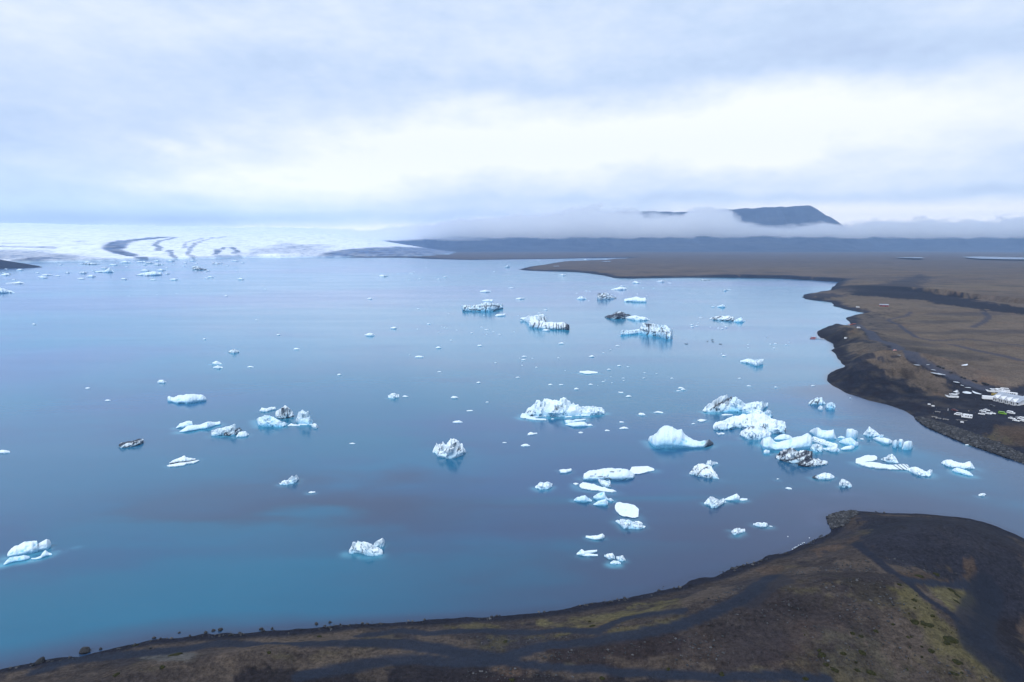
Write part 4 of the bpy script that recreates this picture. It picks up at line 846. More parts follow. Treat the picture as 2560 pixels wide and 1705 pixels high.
B('long white ramp of ice tapering to a point', 'h', [([(360, 370, 410), (400, 335, 430), (470, 345, 445), (560, 375, 455), (700, 412, 470), (800, 438, 480), (838, 455, 475)], dict(flat=True))], blue=.05, shelf=.5)
B('tiny floe at the blunt end of the white ramp', 'h', [([(278, 355, 365), (310, 348, 384), (345, 358, 372)], dict(flat=True))], name=FL)
B('drowned looking dark blue berg of several wings below the white ramp', 'h', [[(285, 575, 585), (330, 540, 600), (430, 512, 615), (480, 550, 605), (520, 575, 600)], [(540, 530, 560), (600, 490, 590), (685, 465, 590), (700, 520, 590), (730, 560, 585)], [(540, 630, 640), (600, 590, 655), (700, 560, 660), (730, 600, 650)], ([(730, 560, 580), (770, 550, 605), (805, 580, 590)], dict(blue=.5))], blue=1., dirt=.0, shelf=1., smooth=True)
B('thick egg shaped snow white floe', 'h', [([(822, 640, 690), (840, 605, 730), (880, 594, 770), (920, 590, 790), (1000, 605, 808), (1080, 640, 812), (1130, 690, 800), (1135, 695, 710)], dict(flat=True))], blue=.03, shelf=.6)
B('pale grooved berg right below the egg shaped floe', 'h', [[(832, 850, 862), (880, 840, 900), (940, 825, 960), (1000, 840, 955), (1080, 880, 962), (1150, 895, 960), (1220, 925, 940)]], blue=.3, dirt=.05)
B('small plate behind the pale grooved berg', 'h', [([(1080, 850, 860), (1130, 845, 885), (1185, 880, 890)], dict(flat=True))], name=FL)
B('white bone shaped floe with a raised fin', 'h', [[(440, 1045, 1070), (490, 1045, 1085), (560, 1045, 1100), (620, 1030, 1098), (660, 1015, 1090), (685, 1040, 1075)]], blue=.12, shelf=.8, smooth=True)
B('claw shaped white floe open towards the spit', 'h', [[(322, 1275, 1295), (360, 1240, 1300), (385, 1220, 1305), (420, 1250, 1310), (480, 1238, 1285), (590, 1230, 1255)], [(400, 1290, 1310), (480, 1275, 1315), (600, 1290, 1312)]], blue=.15, shelf=1.1, smooth=True)
B('heart shaped ice lump beside the claw shaped floe', 'h', [[(682, 1290, 1315), (740, 1280, 1350), (790, 1265, 1355), (820, 1310, 1345)]], blue=.15, shelf=1.)
B('knuckle shaped ice lump nearest the spit of its trio', 'h', [[(838, 1320, 1340), (870, 1308, 1375), (920, 1300, 1380), (960, 1350, 1370)]], blue=.15, shelf=1.)
B('low wet crumbled floe between the heart and knuckle shaped lumps', 'h', [[(760, 1395, 1410), (800, 1365, 1420), (860, 1375, 1420), (900, 1400, 1412)]], blue=.4, name=FL, shelf=1.1)
B('boxy white floe left of the grey blue flat iceberg', 'h', [[(92, 185, 195), (110, 180, 228), (180, 178, 228), (255, 165, 205), (260, 178, 190)]], name=FL, blue=.1, smooth=True)
B('turtle shaped white floe left of the long white ramp', 'P', [[(1338, 1217, 1220), (1350, 1207, 1225), (1370, 1205, 1224), (1381, 1210, 1217)]], name=FL, blue=.2, shelf=.8)
B('white iceberg like a reclining bear with a raised paw', 'k', [[(475, 870, 900), (490, 790, 950), (600, 700, 955), (630, 550, 940), (680, 540, 930), (760, 560, 920), (820, 480, 930), (900, 510, 940), (1050, 500, 1000), (1160, 560, 1040), (1300, 600, 1045), (1450, 700, 1045), (1570, 740, 1045), (1720, 850, 980), (1725, 880, 940)], [(1375, 650, 700), (1420, 560, 720), (1500, 480, 725), (1600, 430, 725), (1720, 360, 710), (1780, 400, 640), (1790, 440, 560)]], blue=.08, vein=.35, dens=1.1, shelf=.8, cracks=[([(925, 590), (912, 680), (940, 760), (975, 830), (955, 960)], 1.3), ([(670, 620), (730, 605)], 1.0)])
# far ones, before the glacier
B('sharp pyramid of ice poking up near the glacier front', 'l', [[(505, 340, 345), (560, 335, 346), (590, 318, 346), (610, 342, 346)]], blue=.4)
B('wide low iceberg with a nose, near the glacier front', 'l', [[(730, 358, 362), (780, 345, 362), (830, 340, 362), (860, 345, 360), (868, 355, 358)]], blue=.4)
B('small dark hull like iceberg near the glacier front', 'l', [[(1028, 325, 332), (1045, 312, 333), (1080, 322, 333), (1107, 328, 331)]], dirt=.6, shelf=0)
B('white sloping iceberg cut off at the edge of the view', 'l', [[(-60, 420, 455), (0, 425, 458), (40, 438, 455), (78, 452, 456)]], blue=.35)
B('flat dark raft of ice before the glacier front', 'l', [[(445, 297, 302), (490, 293, 304), (537, 298, 302)]], name=FL, dirt=.5, shelf=0)
B('thin grey floe between the pyramid and the glacier', 'l', [[(640, 290, 294), (670, 282, 295), (705, 290, 294)]], name=FL, blue=.4)
B('grey floe with two humps right of the glacier tongue bend', 'l', [[(1135, 295, 300), (1150, 290, 300), (1170, 294, 300), (1190, 292, 299)]], name=FL, dirt=.35)
B('short grey floe under the middle moraine band', 'l', [[(822, 301, 305), (845, 296, 307), (867, 301, 305)]], name=FL, dirt=.2)
B('long thin floe under the dark hill at the edge of the view', 'l', [[(0, 358, 362), (30, 353, 363), (60, 358, 361)]], name=FL, blue=.3)
B('grey thin floe on the bright strip below the dark hill', 'l', [[(222, 356, 360), (250, 353, 362), (283, 357, 360)]], name=FL, dirt=.15)
B('cluster of low white ice left of the bright strip', 'l', [[(30, 402, 405), (80, 399, 406), (105, 394, 406), (132, 402, 405)]], name=FL)
B('little dark cone in the water before the spit tongue', 'm', [[(945, 436, 441), (965, 425, 443), (980, 428, 441)]], name=FL, dirt=.3, blue=.3)
B('white raft halfway to the far tongue of land', 'm', [[(785, 597, 603), (820, 588, 605), (857, 595, 602)]], name=FL)
B('thin white raft beyond the ash lined blue iceberg', 'm', [[(1018, 645, 649), (1050, 638, 651), (1078, 640, 646)]], name=FL)
B('small peaked floe left of the dark arched iceberg', 'm', [[(1418, 645, 650), (1445, 628, 652), (1482, 644, 650)]], name=FL, blue=.3)
B('narrow raft far out left of the tongue of land', 'm', [[(125, 497, 501), (155, 492, 503), (185, 495, 500)]], name=FL, dirt=.15)
B('flat sheet of ice off the tip of the tongue of land', 'm', [[(1300, 490, 494), (1325, 485, 497), (1350, 489, 494)]], name=FL)
# open water, mid lagoon
for pp, tx, kw in [([(970, 988, 995), (984, 982, 997), (998, 986, 994)], 'rounded white floe alone left of the great spired iceberg', {}), ([(1449, 928, 932), (1470, 926, 936), (1494, 929, 933)], 'flat white plate alone behind the great spired iceberg', dict(flat=True)), ([(571, 879, 882), (585, 873, 884), (598, 877, 881)], 'grey floe with a dark base in the wide empty left water', dict(dirt=.3)),
                   ([(530, 907, 911), (541, 902, 912), (554, 908, 911)], 'upper of two small floes left of centre', {}), ([(533, 918, 920), (545, 913, 922), (557, 918, 921)], 'lower of two small floes left of centre', {}), ([(1851, 902, 906), (1870, 897, 909), (1890, 900, 916), (1908, 898, 912)], 'broken white raft out from the red boats', dict(blue=.2)), ([(-8, 1127, 1133), (10, 1125, 1134), (25, 1128, 1132)], 'flat floe cut off at the edge of the view', {}), ([(1206, 751, 753), (1220, 748, 756), (1232, 749, 755)], 'short raft beyond the tabular iceberg', {})]:
    B(tx, 'P', [pp], name=FL, **kw)
# scattered growlers; the photographed ones first, then the ones too many to tell apart
known = [(372, 879, 22), (202, 893, 12), (248, 921, 14), (576, 844, 16), (682, 803, 16), (850, 687, 14), (964, 821, 22), (1052, 971, 24), (1080, 945, 16), (1045, 915, 18), (1222, 998, 18), (1435, 985, 20), (1475, 953, 16), (1298, 1083, 26), (1565, 893, 14), (1812, 1122, 12), (2258, 1138, 18), (932, 912, 14), (810, 1020, 14), (78, 746, 10), (850, 771, 26), (905, 755, 16), (1008, 800, 14), (1103, 795, 12), (1208, 1025, 22), (1160, 1018, 10), (1335, 995, 12), (1445, 912, 14), (1360, 820, 14), (985, 745, 10), (640, 770, 10), (1175, 662, 14), (880, 634, 18), (1240, 720, 10), (1100, 880, 10), (780, 862, 10), (1610, 730, 10), (1010, 855, 10), (1205, 820, 12), (1290, 790, 14), (1255, 760, 18), (1545, 870, 8), (1400, 850, 10), (1700, 870, 8), (1395, 990, 10), (520, 680, 10), (610, 665, 8), (590, 735, 8), (470, 780, 8), (1325, 895, 12), (1265, 885, 10), (1190, 868, 10), (1120, 925, 8)]
r0 = random.Random(5)
def floe(px, py, wpx, label, group, blue=.1, dirt=0):
    n = r0.choice([4, 5]); h = wpx*r0.uniform(.16, .34)*(.6+.4*min(1, (py-640)/200)); pts = []
    for i in range(n):
        t = i/(n-1); e = (1-(2*t-1)**2)**.5
        pts.append((px+(t-.5)*wpx, py-h*(.15+.85*e*r0.uniform(.5, 1)), py+h*.25*e+.2))
    return berg('ice_floe', label, 'ice floe', 'P', [pts], group=group, shelf=0, blue=blue, dirt=dirt, dens=.6)
for ox, oy, w_ in known:
    px, py = ox*1.0875, oy*1.0875
    zone = 'left' if px < 900 else ('mid' if px < 1650 else 'right')
    far_ = py < 800
    lab = {('left', True): 'small white floe alone on the pale open water before the glacier', ('mid', True): 'small white floe adrift beyond the tabular iceberg', ('right', True): 'small white floe in the far bay',
           ('left', False): 'small white floe alone on the wide empty left water', ('mid', False): 'small white floe among the icebergs in the middle of the lagoon', ('right', False): 'small white floe among the icebergs off the gravel point'}[(zone, far_)]
    floe(px, py, w_*1.05, lab, lab.replace('small white floe', 'small floes'))
cnt = 0
drifts = [(r0.gauss(1350, 420), 650+r0.random()**1.4*330) for _ in range(26)]
while cnt < 100:
    cx_, cy_ = r0.choice(drifts); px = cx_+r0.gauss(0, 60); py = cy_+r0.gauss(0, 9)-(px-cx_)*.08
    if py < 640: continue
    if px < 5 or px > 2050: continue
    q = G0(px, py)
    if sdist(np.array([q]), LAG)[0] > -25: continue
    if any((q[0]-a)**2+(q[1]-b)**2 < (c*.8+4)**2 for a, b, c in BERGS): continue
    floe(px, py, r0.choice([3.5, 4, 5, 5, 6, 7, 8, 11]), 'tiny crumb of ice scattered on the open lagoon, one of many alike', 'tiny crumbs of ice scattered on the lagoon', dirt=.5 if r0.random() < .07 else 0)
    cnt += 1
for k in range(60):      # brash before the glacier
    px = r0.uniform(5, 620); py = 652+r0.random()**1.3*50
    q = G0(px, py)
    if sdist(np.array([q]), LAG)[0] > -60 or inside(np.array([q]), HILL_L)[0]: continue
    floe(px, py, r0.uniform(7, 26), 'thin floe in the brash ice below the glacier front, one of many alike', 'thin floes in the brash ice below the glacier', blue=.25, dirt=.35 if r0.random() < .25 else 0)

# ------------------------------------------------------------------ lagoon water
CLEAR = np.array([.006, .102, .182]); WATER_BLUE = np.array([.026, .076, .180]); WATER_VIOLET = np.array([.027, .043, .092]); SHELFC = np.array([.12, .42, .56])  # teal, blue, grey violet and pale turquoise water tones
wcol = np.tile(CLEAR, (len(x), 1))
def wover(wv, c):
    global wcol
    wcol = wcol*(1-wv[:, None])+np.asarray(c)*wv[:, None]
wn1 = fbm(x/120, y/60, None, 5); wn2 = fbm(x/40+5, y/18, None, 4); wn3 = fbm(x/700, y/300, None, 4)
def tint_patch(px, py, lx, ly, c, a, rot=0, e=.35):  # tints the water in soft warped patches
    g = gauss(np.stack([x+wn1*60+wn2*16, y+wn1*26+wn2*26], -1), G0(px, py), lx, ly, rot); wover(np.clip(g*(1+e*wn1*2), 0, 1)*a, c)
wover(ss(-.15, .45, wn3+wn1*.3)*.8, WATER_BLUE)
wover(ss(-.1, .5, wn1*.7+wn2*.5)*.35, WATER_BLUE*.8)
for a in [(960, 1245, 66, 26, WATER_VIOLET, 1.25, .05), (720, 1215, 40, 20, WATER_VIOLET*1.15, .9, 0), (1300, 1300, 60, 22, WATER_VIOLET, .7, .1), (1500, 1330, 70, 22, WATER_BLUE*.85, .7, 0), (1850, 1330, 70, 26, WATER_VIOLET*1.05, .85, .3), (1650, 1180, 90, 30, WATER_BLUE*.9, .7, 0), (1650, 1440, 60, 12, WATER_VIOLET, .8, .3), (2150, 1240, 70, 20, WATER_VIOLET*1.1, .7, 0),
          (1300, 1440, 50, 9, WATER_VIOLET*1.1, .6, .1), (1150, 1060, 90, 30, WATER_BLUE, .7, 0), (2050, 1010, 60, 50, WATER_BLUE*1.1, .6, 0), (1150, 1150, 40, 16, CLEAR*1.2, .5, 0), (950, 1430, 60, 22, CLEAR*1.05, .8, .1), (150, 1150, 160, 60, CLEAR*1.1, .6, 0), (1700, 1240, 60, 10, CLEAR*1.1, .5, 0),
          (2300, 1150, 90, 16, CLEAR*1.35, .7, -.5), (2500, 1260, 60, 12, CLEAR*1.3, .7, -.3), (2180, 1080, 60, 20, CLEAR*1.35, .55, -.6), (1980, 1310, 18, 10, np.array([.085, .13, .24]), .8, .5), (300, 1500, 80, 20, CLEAR*.95, .7, 0), (500, 1000, 90, 40, WATER_BLUE*1.05, .5, 0), (650, 1300, 60, 14, CLEAR*1.1, .7, 0), (100, 1350, 60, 20, WATER_BLUE*.8, .5, 0)]: tint_patch(*a)
sh = np.maximum(ss(-13, -1.0, SD+wn2*3)*.75, ss(-62, -12, SD+wn1*26+wn2*14)*ss(-90, 10, x)*.75)*(y < 420+x*.3); wover(sh, WATER_VIOLET*1.0)
sh2 = ss(-4.5, -.3, SD+wn2)*(rad < 900)*.5; wover(sh2, WATER_VIOLET*.8)
PGw = np.stack([x+wn2*1.5, y+wn2*1.5], -1)
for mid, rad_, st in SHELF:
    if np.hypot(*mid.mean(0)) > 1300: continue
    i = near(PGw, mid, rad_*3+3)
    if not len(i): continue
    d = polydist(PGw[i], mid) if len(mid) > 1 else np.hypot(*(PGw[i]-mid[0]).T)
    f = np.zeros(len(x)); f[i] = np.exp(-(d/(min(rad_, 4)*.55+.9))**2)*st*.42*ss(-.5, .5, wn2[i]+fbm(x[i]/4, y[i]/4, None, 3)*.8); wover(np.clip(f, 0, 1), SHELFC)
wcol = wcol*(1.10+.75*ss(260, 800, rad))[:, None]  # sky sheen put into the colour: water paler with distance
rip = np.zeros(len(x))
for a in [(1330, 985, 22, 50), (1500, 1010, 40, 40), (1700, 1030, 60, 50), (2000, 1060, 60, 40), (1560, 1000, 60, 30)]: rip = np.maximum(rip, gauss(PG, G0(a[0], a[1]), a[2], a[3]))
kw_ = (SD[FQ].min(1) < 12) & (rad[FQ].max(1) < 9000) & (rad[FQ].min(1) > 60)
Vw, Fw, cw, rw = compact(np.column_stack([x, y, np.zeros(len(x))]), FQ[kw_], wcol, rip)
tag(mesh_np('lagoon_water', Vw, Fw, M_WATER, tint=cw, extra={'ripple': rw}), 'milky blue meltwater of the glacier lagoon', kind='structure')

# ------------------------------------------------------------------ lakes, puddles
m_pool = bpy.data.materials.new('pool_water'); m_pool.use_nodes = True; t_ = NT(m_pool.node_tree)
t_.n('ShaderNodeOutputMaterial', i_0=t_.n('ShaderNodeBsdfPrincipled', i_Base_Color=(.60, .66, .73, 1), i_Roughness=.08, i_IOR=1.33))  # reflected sky put into the pale base colour
def sheet(name, z, pts, label, lift=.06, kind='structure', jit=.0):
    Q = onground(z, pts); c = Q.mean(0)
    # resample the rim and soften it
    P2 = []
    for i in range(len(Q)):
        a, b = Q[i], Q[(i+1) % len(Q)]
        for t in np.linspace(0, 1, 7)[:-1]: P2.append(a*(1-t)+b*t)
    P2 = np.array(P2)
    for _ in range(3): P2 = (np.roll(P2, 1, 0)+P2*2+np.roll(P2, -1, 0))/4
    L = np.ptp(P2, 0).max(); P2 = P2+np.stack([fbm(P2[:, 0]/L*6, P2[:, 1]/L*6), fbm(P2[:, 0]/L*6+7, P2[:, 1]/L*6)], -1)*L*.03
    h = H(P2); zc = float(np.percentile(h, 88))+lift
    bm = bmesh.new(); vs = [bm.verts.new((p[0]-c[0], p[1]-c[1], 0)) for p in P2]; f = bm.faces.new(vs); bm.normal_update()
    if f.normal.z < 0: f.normal_flip()
    o = bm_obj(name, bm, m_pool); o.location = (c[0], c[1], zc)
    if kind == 'structure': tag(o, label, kind='structure')
    else: tag(o, label, 'puddle', 'puddles along the gravel road')
    return o
sheet('lake', 'n', [(1635, 369), (1680, 366), (1780, 367), (1812, 375), (1760, 377), (1690, 373)], 'small pale lake on the far plain', lift=6)
sheet('lake', 'n', [(2010, 364), (2100, 362), (2355, 369), (2700, 378), (2700, 386), (2355, 383), (2200, 380), (2080, 376)], 'long pale lake on the far plain', lift=6)
sheet('lake', 'm', [(1570, 403), (1640, 402), (1640, 408), (1600, 408)], 'sliver of water on the tongue of land', lift=2)
sheet('lake', 'm', [(1262, 434), (1305, 434), (1300, 438), (1268, 438)], 'little pool on the tongue of land', lift=2)
for pts, tx in [([(1112, 424), (1148, 425), (1146, 433), (1115, 432)], 'small pale puddle by the upper bend of the gravel road'), ([(1262, 510), (1310, 512), (1345, 532), (1300, 534)], 'wide puddle left of the gravel road'), ([(1395, 513), (1430, 515), (1428, 527), (1400, 525)], 'round puddle on the gravel road itself'),
                ([(1420, 555), (1460, 562), (1495, 585), (1480, 587)], 'narrow puddle in the wheel rut, upper one'), ([(1430, 592), (1480, 598), (1555, 645), (1530, 652), (1450, 612)], 'longest puddle beside the wheel rut'), ([(1510, 597), (1592, 640), (1575, 642), (1505, 605)], 'narrow puddle in the wheel rut, lower one'),
                ([(1738, 520), (1805, 525), (1800, 536), (1745, 530)], 'lone puddle out on the brown turf'), ([(1650, 680), (1700, 685), (1730, 712), (1680, 705)], 'broken puddle below the wheel rut'), ([(1765, 735), (1825, 740), (1840, 755), (1790, 750)], 'thin puddle above the white trailer'),
                ([(1742, 785), (1790, 778), (1845, 795), (1830, 807), (1770, 803)], 'broad puddle on the gravel flat beside the road'), ([(1840, 765), (1880, 790), (1940, 815), (1925, 822), (1860, 800)], 'trickle of water running towards the white trailer'), ([(1680, 768), (1705, 765), (1708, 775), (1685, 778)], 'small puddle behind the white boats'), ([(1735, 712), (1765, 735), (1760, 742), (1728, 722)], 'trickle joining two puddles')]:
    sheet('puddle', 'p', pts, tx, lift=.12, kind='thing')

# ------------------------------------------------------------------ rocks
def rock_mesh(name, seed, sub=2, sq=.8):
    bm = bmesh.new(); bmesh.ops.create_icosphere(bm, subdivisions=sub, radius=1)
    for v in bm.verts:
        c = np.array(v.co); k = 1+.28*float(vn([c[0]*1.6+seed*3], [c[1]*1.6], [c[2]*1.6])[0])
        c = np.sign(c)*np.abs(c)**.75*k; v.co = (c[0], c[1]*.85, c[2]*sq)
    me = bpy.data.meshes.new(name); bm.to_mesh(me); bm.free(); me.materials.append(M_ROCK); return me
RM = [rock_mesh('boulder', k) for k in range(5)]
def boulder(z, X, Y, wid_px, label, k=0, hz=.8):
    q = onground(z, [(X, Y)])[0]; s_ = wid_px/FPX*np.hypot(q[0], q[1], )/2*1.05
    o = bpy.data.objects.new('boulder', RM[k % 5]); COL.objects.link(o)
    o.location = (q[0], q[1], max(0, H(np.array([q]))[0])+s_*hz*.35); o.scale = (s_, s_, s_*hz*1.1); o.rotation_euler = (.1*k, .07*k, k*1.3)
    return tag(o, label, 'boulder', 'boulders along the near waterline')
for i, (X, Y, wd, lb) in enumerate([(556, 340, 21, 'largest square boulder standing at the near waterline'), (265, 408, 17, 'second big boulder, in the water near the corner of the shore'), (1008, 250, 8, 'lone boulder standing just off the shore'), (1173, 216, 6, 'small rock out in the water past the lone boulder'), (1345, 216, 9, 'first of three boulders in shallow water'), (1397, 203, 9, 'middle of three boulders in shallow water'), (1443, 197, 12, 'last and largest of three boulders in shallow water'),
                                   (1709, 193, 10, 'round boulder before a line of stones'), (1780, 189, 7, 'smaller boulder right after the round one'), (2070, 160, 9, 'boulder among the stones where the beach narrows'), (2160, 150, 8, 'boulder at the end of the stony beach'), (2227, 160, 6, 'flat boulder at the end of the stony beach'), (1508, 235, 10, 'boulder up on the beach behind the three'), (1580, 232, 10, 'wide boulder up on the beach'), (1242, 237, 6, 'small boulder on the turf edge'), (660, 324, 7, 'small rock right of the largest square boulder'), (885, 298, 9, 'rock half sunk in the turf edge'), (985, 318, 7, 'rock on the brown turf'), (215, 432, 8, 'flat rock by the second big boulder'), (1890, 222, 7, 'rock on the beach above the stony line'), (1410, 236, 6, 'small rock between the beach and the turf')]):
    boulder('r', X, Y, wd, lb, i, .95 if i < 2 else .75)
def stones(name, label, pts_w, sizes, kind='stuff', mats=M_STONE):
    base = [(1, 0, 0), (-1, 0, 0), (0, 1, 0), (0, -1, 0), (0, 0, 1), (0, 0, -1), (.62, .62, .5), (-.62, .62, .5), (.62, -.62, .5), (-.62, -.62, .5)]
    bm = bmesh.new(); 
    for b in base: bm.verts.new(b)
    hull = bmesh.ops.convex_hull(bm, input=bm.verts[:]); bm.verts.ensure_lookup_table(); bm.verts.index_update()
    bmesh.ops.triangulate(bm, faces=bm.faces[:]); V0 = np.array([v.co for v in bm.verts]); F0 = np.array([[v.index for v in f.verts] for f in bm.faces]); bm.free()
    n = len(pts_w); g = np.random.default_rng(len(name)+n)
    V = V0[None]*(sizes[:, None, None]*g.uniform(.65, 1.3, (n, 1, 3)))*g.uniform(.85, 1.15, (n, len(V0), 1))
    a = g.uniform(0, 6.28, n); ca, sa = np.cos(a)[:, None], np.sin(a)[:, None]
    V = np.stack([V[..., 0]*ca-V[..., 1]*sa, V[..., 0]*sa+V[..., 1]*ca, V[..., 2]*.8], -1)
    hz = np.maximum(H(pts_w), -.3)
    V = V+np.column_stack([pts_w, hz+sizes*.2])[:, None, :]
    F = (F0[None]+np.arange(n)[:, None, None]*len(V0)).reshape(-1, 3)
    lum = np.repeat(g.uniform(0, 1, n)**3.2, len(V0))[:, None]*g.uniform(.8, 1.2, (n*len(V0), 1))
    tint = (np.array([.011, .013, .018])*(1-lum)+np.array([.075, .078, .085])*lum) if mats is M_STONE else None
    return tag(mesh_np(name, V.reshape(-1, 3), F, mats, smooth=False, tint=tint), label, kind=kind)
def scatter(Q, n, g, off=0):
    lo, hi = Q.min(0), Q.max(0); out = []
    while len(out) < n:
        p = g.uniform(lo, hi, (n*3, 2)); out += list(p[inside(p, Q)])
    return np.array(out[:n])
g_ = np.random.default_rng(3)
Qr = onground('p', [(1290, 1048), (1400, 1128), (1600, 1218), (1800, 1298), (2000, 1368), (2352, 1488), (2600, 1560), (2600, 1500), (2352, 1400), (2100, 1290), (1850, 1190), (1600, 1110), (1450, 1060), (1330, 1030)])
p_ = scatter(Qr, 4200, g_); stones('riprap_rocks', 'bank of broken rocks lining the channel', p_, .25+.75*g_.uniform(0, 1, len(p_))**1.6)
Qt = onground('t', [(1006, 122), (1040, 100), (1100, 82), (1200, 74), (1220, 95), (1160, 150), (1110, 180), (1040, 200), (1020, 165)])
p_ = scatter(Qt, 700, g_); stones('riprap_rocks', 'heap of broken rocks at the tip of the spit', p_, g_.uniform(.25, .7, len(p_)))
li = g_.uniform(0, 1, 1500)**.8; SAp = np.array(shoreA[:36]); cum = np.concatenate([[0], np.cumsum(np.hypot(*np.diff(SAp, axis=0).T))]); tt_ = li*cum[-1]
p_ = np.stack([np.interp(tt_, cum, SAp[:, 0]), np.interp(tt_, cum, SAp[:, 1])], -1)+g_.normal(0, 1, (len(tt_), 2))*np.array([1.0, 1.1])-np.array([0, .6])
p_ = p_[fbm(p_[:, 0]/6, p_[:, 1]/6, None, 3)+g_.normal(0, .12, len(p_)) > .02]; stones('shore_stones', 'stones strewn along the near beach', p_, .06+.42*g_.uniform(0, 1, len(p_))**3)
Qf = onground('t', [(-1500, 900), (0, 800), (700, 500), (1900, 500), (2100, 1240), (-1500, 1240)])
p_ = scatter(Qf, 7000, g_); p_ = p_[fbm(p_[:, 0]/14, p_[:, 1]/14, None, 3)+g_.normal(0, .15, len(p_)) > .0]; tp_ = PG[(track_w > .4) & (rad < 420)]; p_ = np.array([q for q in p_ if np.min(np.abs(tp_-q).sum(1)) > 1.6]); stones('scattered_stones', 'loose stones on the slopes of the near spit', p_, .06+.30*g_.uniform(0, 1, len(p_))**4)
# ice bits on the beach near the tip
m_bit = mat('melting_ice', (.75, .85, .92), .3)
for X, Y in [(770, 338), (782, 330), (790, 325), (800, 322), (812, 312), (826, 305), (838, 298), (850, 294), (886, 262), (738, 252)]:
    q = onground('t', [(X, Y)])[0]; bm = bmesh.new(); bmesh.ops.create_icosphere(bm, subdivisions=1, radius=.2)
    for v in bm.verts: v.co *= .8+.4*r0.random()
    o = bm_obj('ice_lump', bm, m_bit); o.location = (q[0], q[1], max(0, H(np.array([q]))[0])+.12); o.scale.z = .7
    tag(o, 'little lump of stranded ice on the beach near the rocky tip', 'ice lump', 'stranded ice lumps on the near beach')

# moss cushions
m_moss = mat('moss_cushion', (.022, .023, .009), .95, noise=.45, nscale=2.5, spec=.1)
def cushion(q, sx, sy, rz, label=None):
    n = 14; bm = bmesh.new(); rings = []
    for i, (k, h) in enumerate([(1, 0), (.9, .45), (.62, .85), (.25, 1)]):
        rg_ = []
        for j in range(n):
            a = j/n*6.283; rr2 = k*(1+.35*float(vn([math.cos(a)*1.7+q[0]], [math.sin(a)*1.7+q[1]])[0]))
            X2, Y2 = math.cos(a)*rr2*sx, math.sin(a)*rr2*sy
            X3, Y3 = X2*math.cos(rz)-Y2*math.sin(rz), X2*math.sin(rz)+Y2*math.cos(rz)
            rg_.append((X3, Y3, h*.3))
        rings.append(rg_)
    hb = H(np.array([[q[0]+a, q[1]+b] for rg_ in rings for a, b, c in rg_]))
    vs = [[bm.verts.new((a, b, c+hb[i*n+j]-(.12 if i == 0 else 0))) for j, (a, b, c) in enumerate(rg_)] for i, rg_ in enumerate(rings)]
    for i in range(3):
        for j in range(n): bm.faces.new((vs[i][j], vs[i][(j+1) % n], vs[i+1][(j+1) % n], vs[i+1][j]))
    bm.faces.new(vs[3])
    o = bm_obj('moss_cushion', bm, m_moss, smooth=True); o.location = (q[0], q[1], 0)
    tag(o, label or 'small dark olive moss cushion on the near spit, one of many', 'moss', 'moss cushions on the near spit')
for X, Y, wpx, hpx, lb in [(1855, 957, 28, 11, 'largest dark moss cushion on the yellow mossy slope'), (1640, 523, 20, 6, 'long dark moss cushion beside the track fork'), (1755, 510, 16, 5, 'second moss cushion by the track fork'), (1860, 618, 16, 6, 'moss cushion on the mossy triangle between tracks'), (1900, 655, 12, 9, 'upright moss cushion on the mossy triangle'), (1895, 697, 16, 5, 'lowest moss cushion on the mossy triangle'), (1670, 850, 13, 8, 'lone moss cushion above the largest one'), (1900, 1112, 20, 7, 'moss cushion near the foot of the mossy slope'), (975, 1062, 14, 9, 'bright moss cushion in the middle of the near hill'), (1060, 1165, 16, 8, 'lowest moss cushion on the near hill'), (1120, 1052, 14, 5, 'flat moss cushion on the near hill'), (1875, 1190, 18, 6, 'moss cushion just above the bottom of the mossy slope'), (285, 1192, 12, 7, 'moss cushion by the lower track'), (1215, 1168, 12, 5, 'little moss cushion beside the lowest one')]:
    q = onground('t', [(X, Y)])[0]; d_ = np.hypot(*q); k_ = d_/FPX
    cushion(q, wpx*k_/2*1.1, hpx*k_/2*2.0, r0.uniform(-.3, .3), lb)
for z, X, Y, wpx in [('r', 1150, 358, 30), ('r', 1060, 440, 14), ('r', 885, 297, 12), ('r', 2090, 240, 12), ('r', 1760, 345, 10), ('r', 760, 490, 14), ('s', 1120, 885, 16), ('s', 1780, 870, 14), ('s', 1710, 485, 16), ('s', 1690, 455, 10), ('s', 1070, 600, 14), ('s', 2270, 805, 10)]:
    q = onground(z, [(X, Y)])[0]; k_ = np.hypot(*q)/FPX; cushion(q, wpx*k_/2, wpx*k_/2, r0.uniform(-.4, .4))
Qm = onground('t', [(1450, 600), (1560, 580), (1950, 950), (2100, 1130), (2240, 1240), (800, 1240), (850, 900), (1150, 850), (1550, 850)])
for q in scatter(Qm, 48, g_):
    k_ = np.hypot(*q)/FPX; s_ = g_.uniform(.25, 1.0)**2*1.0; cushion(q, s_, s_*.8, r0.uniform(-.4, .4))
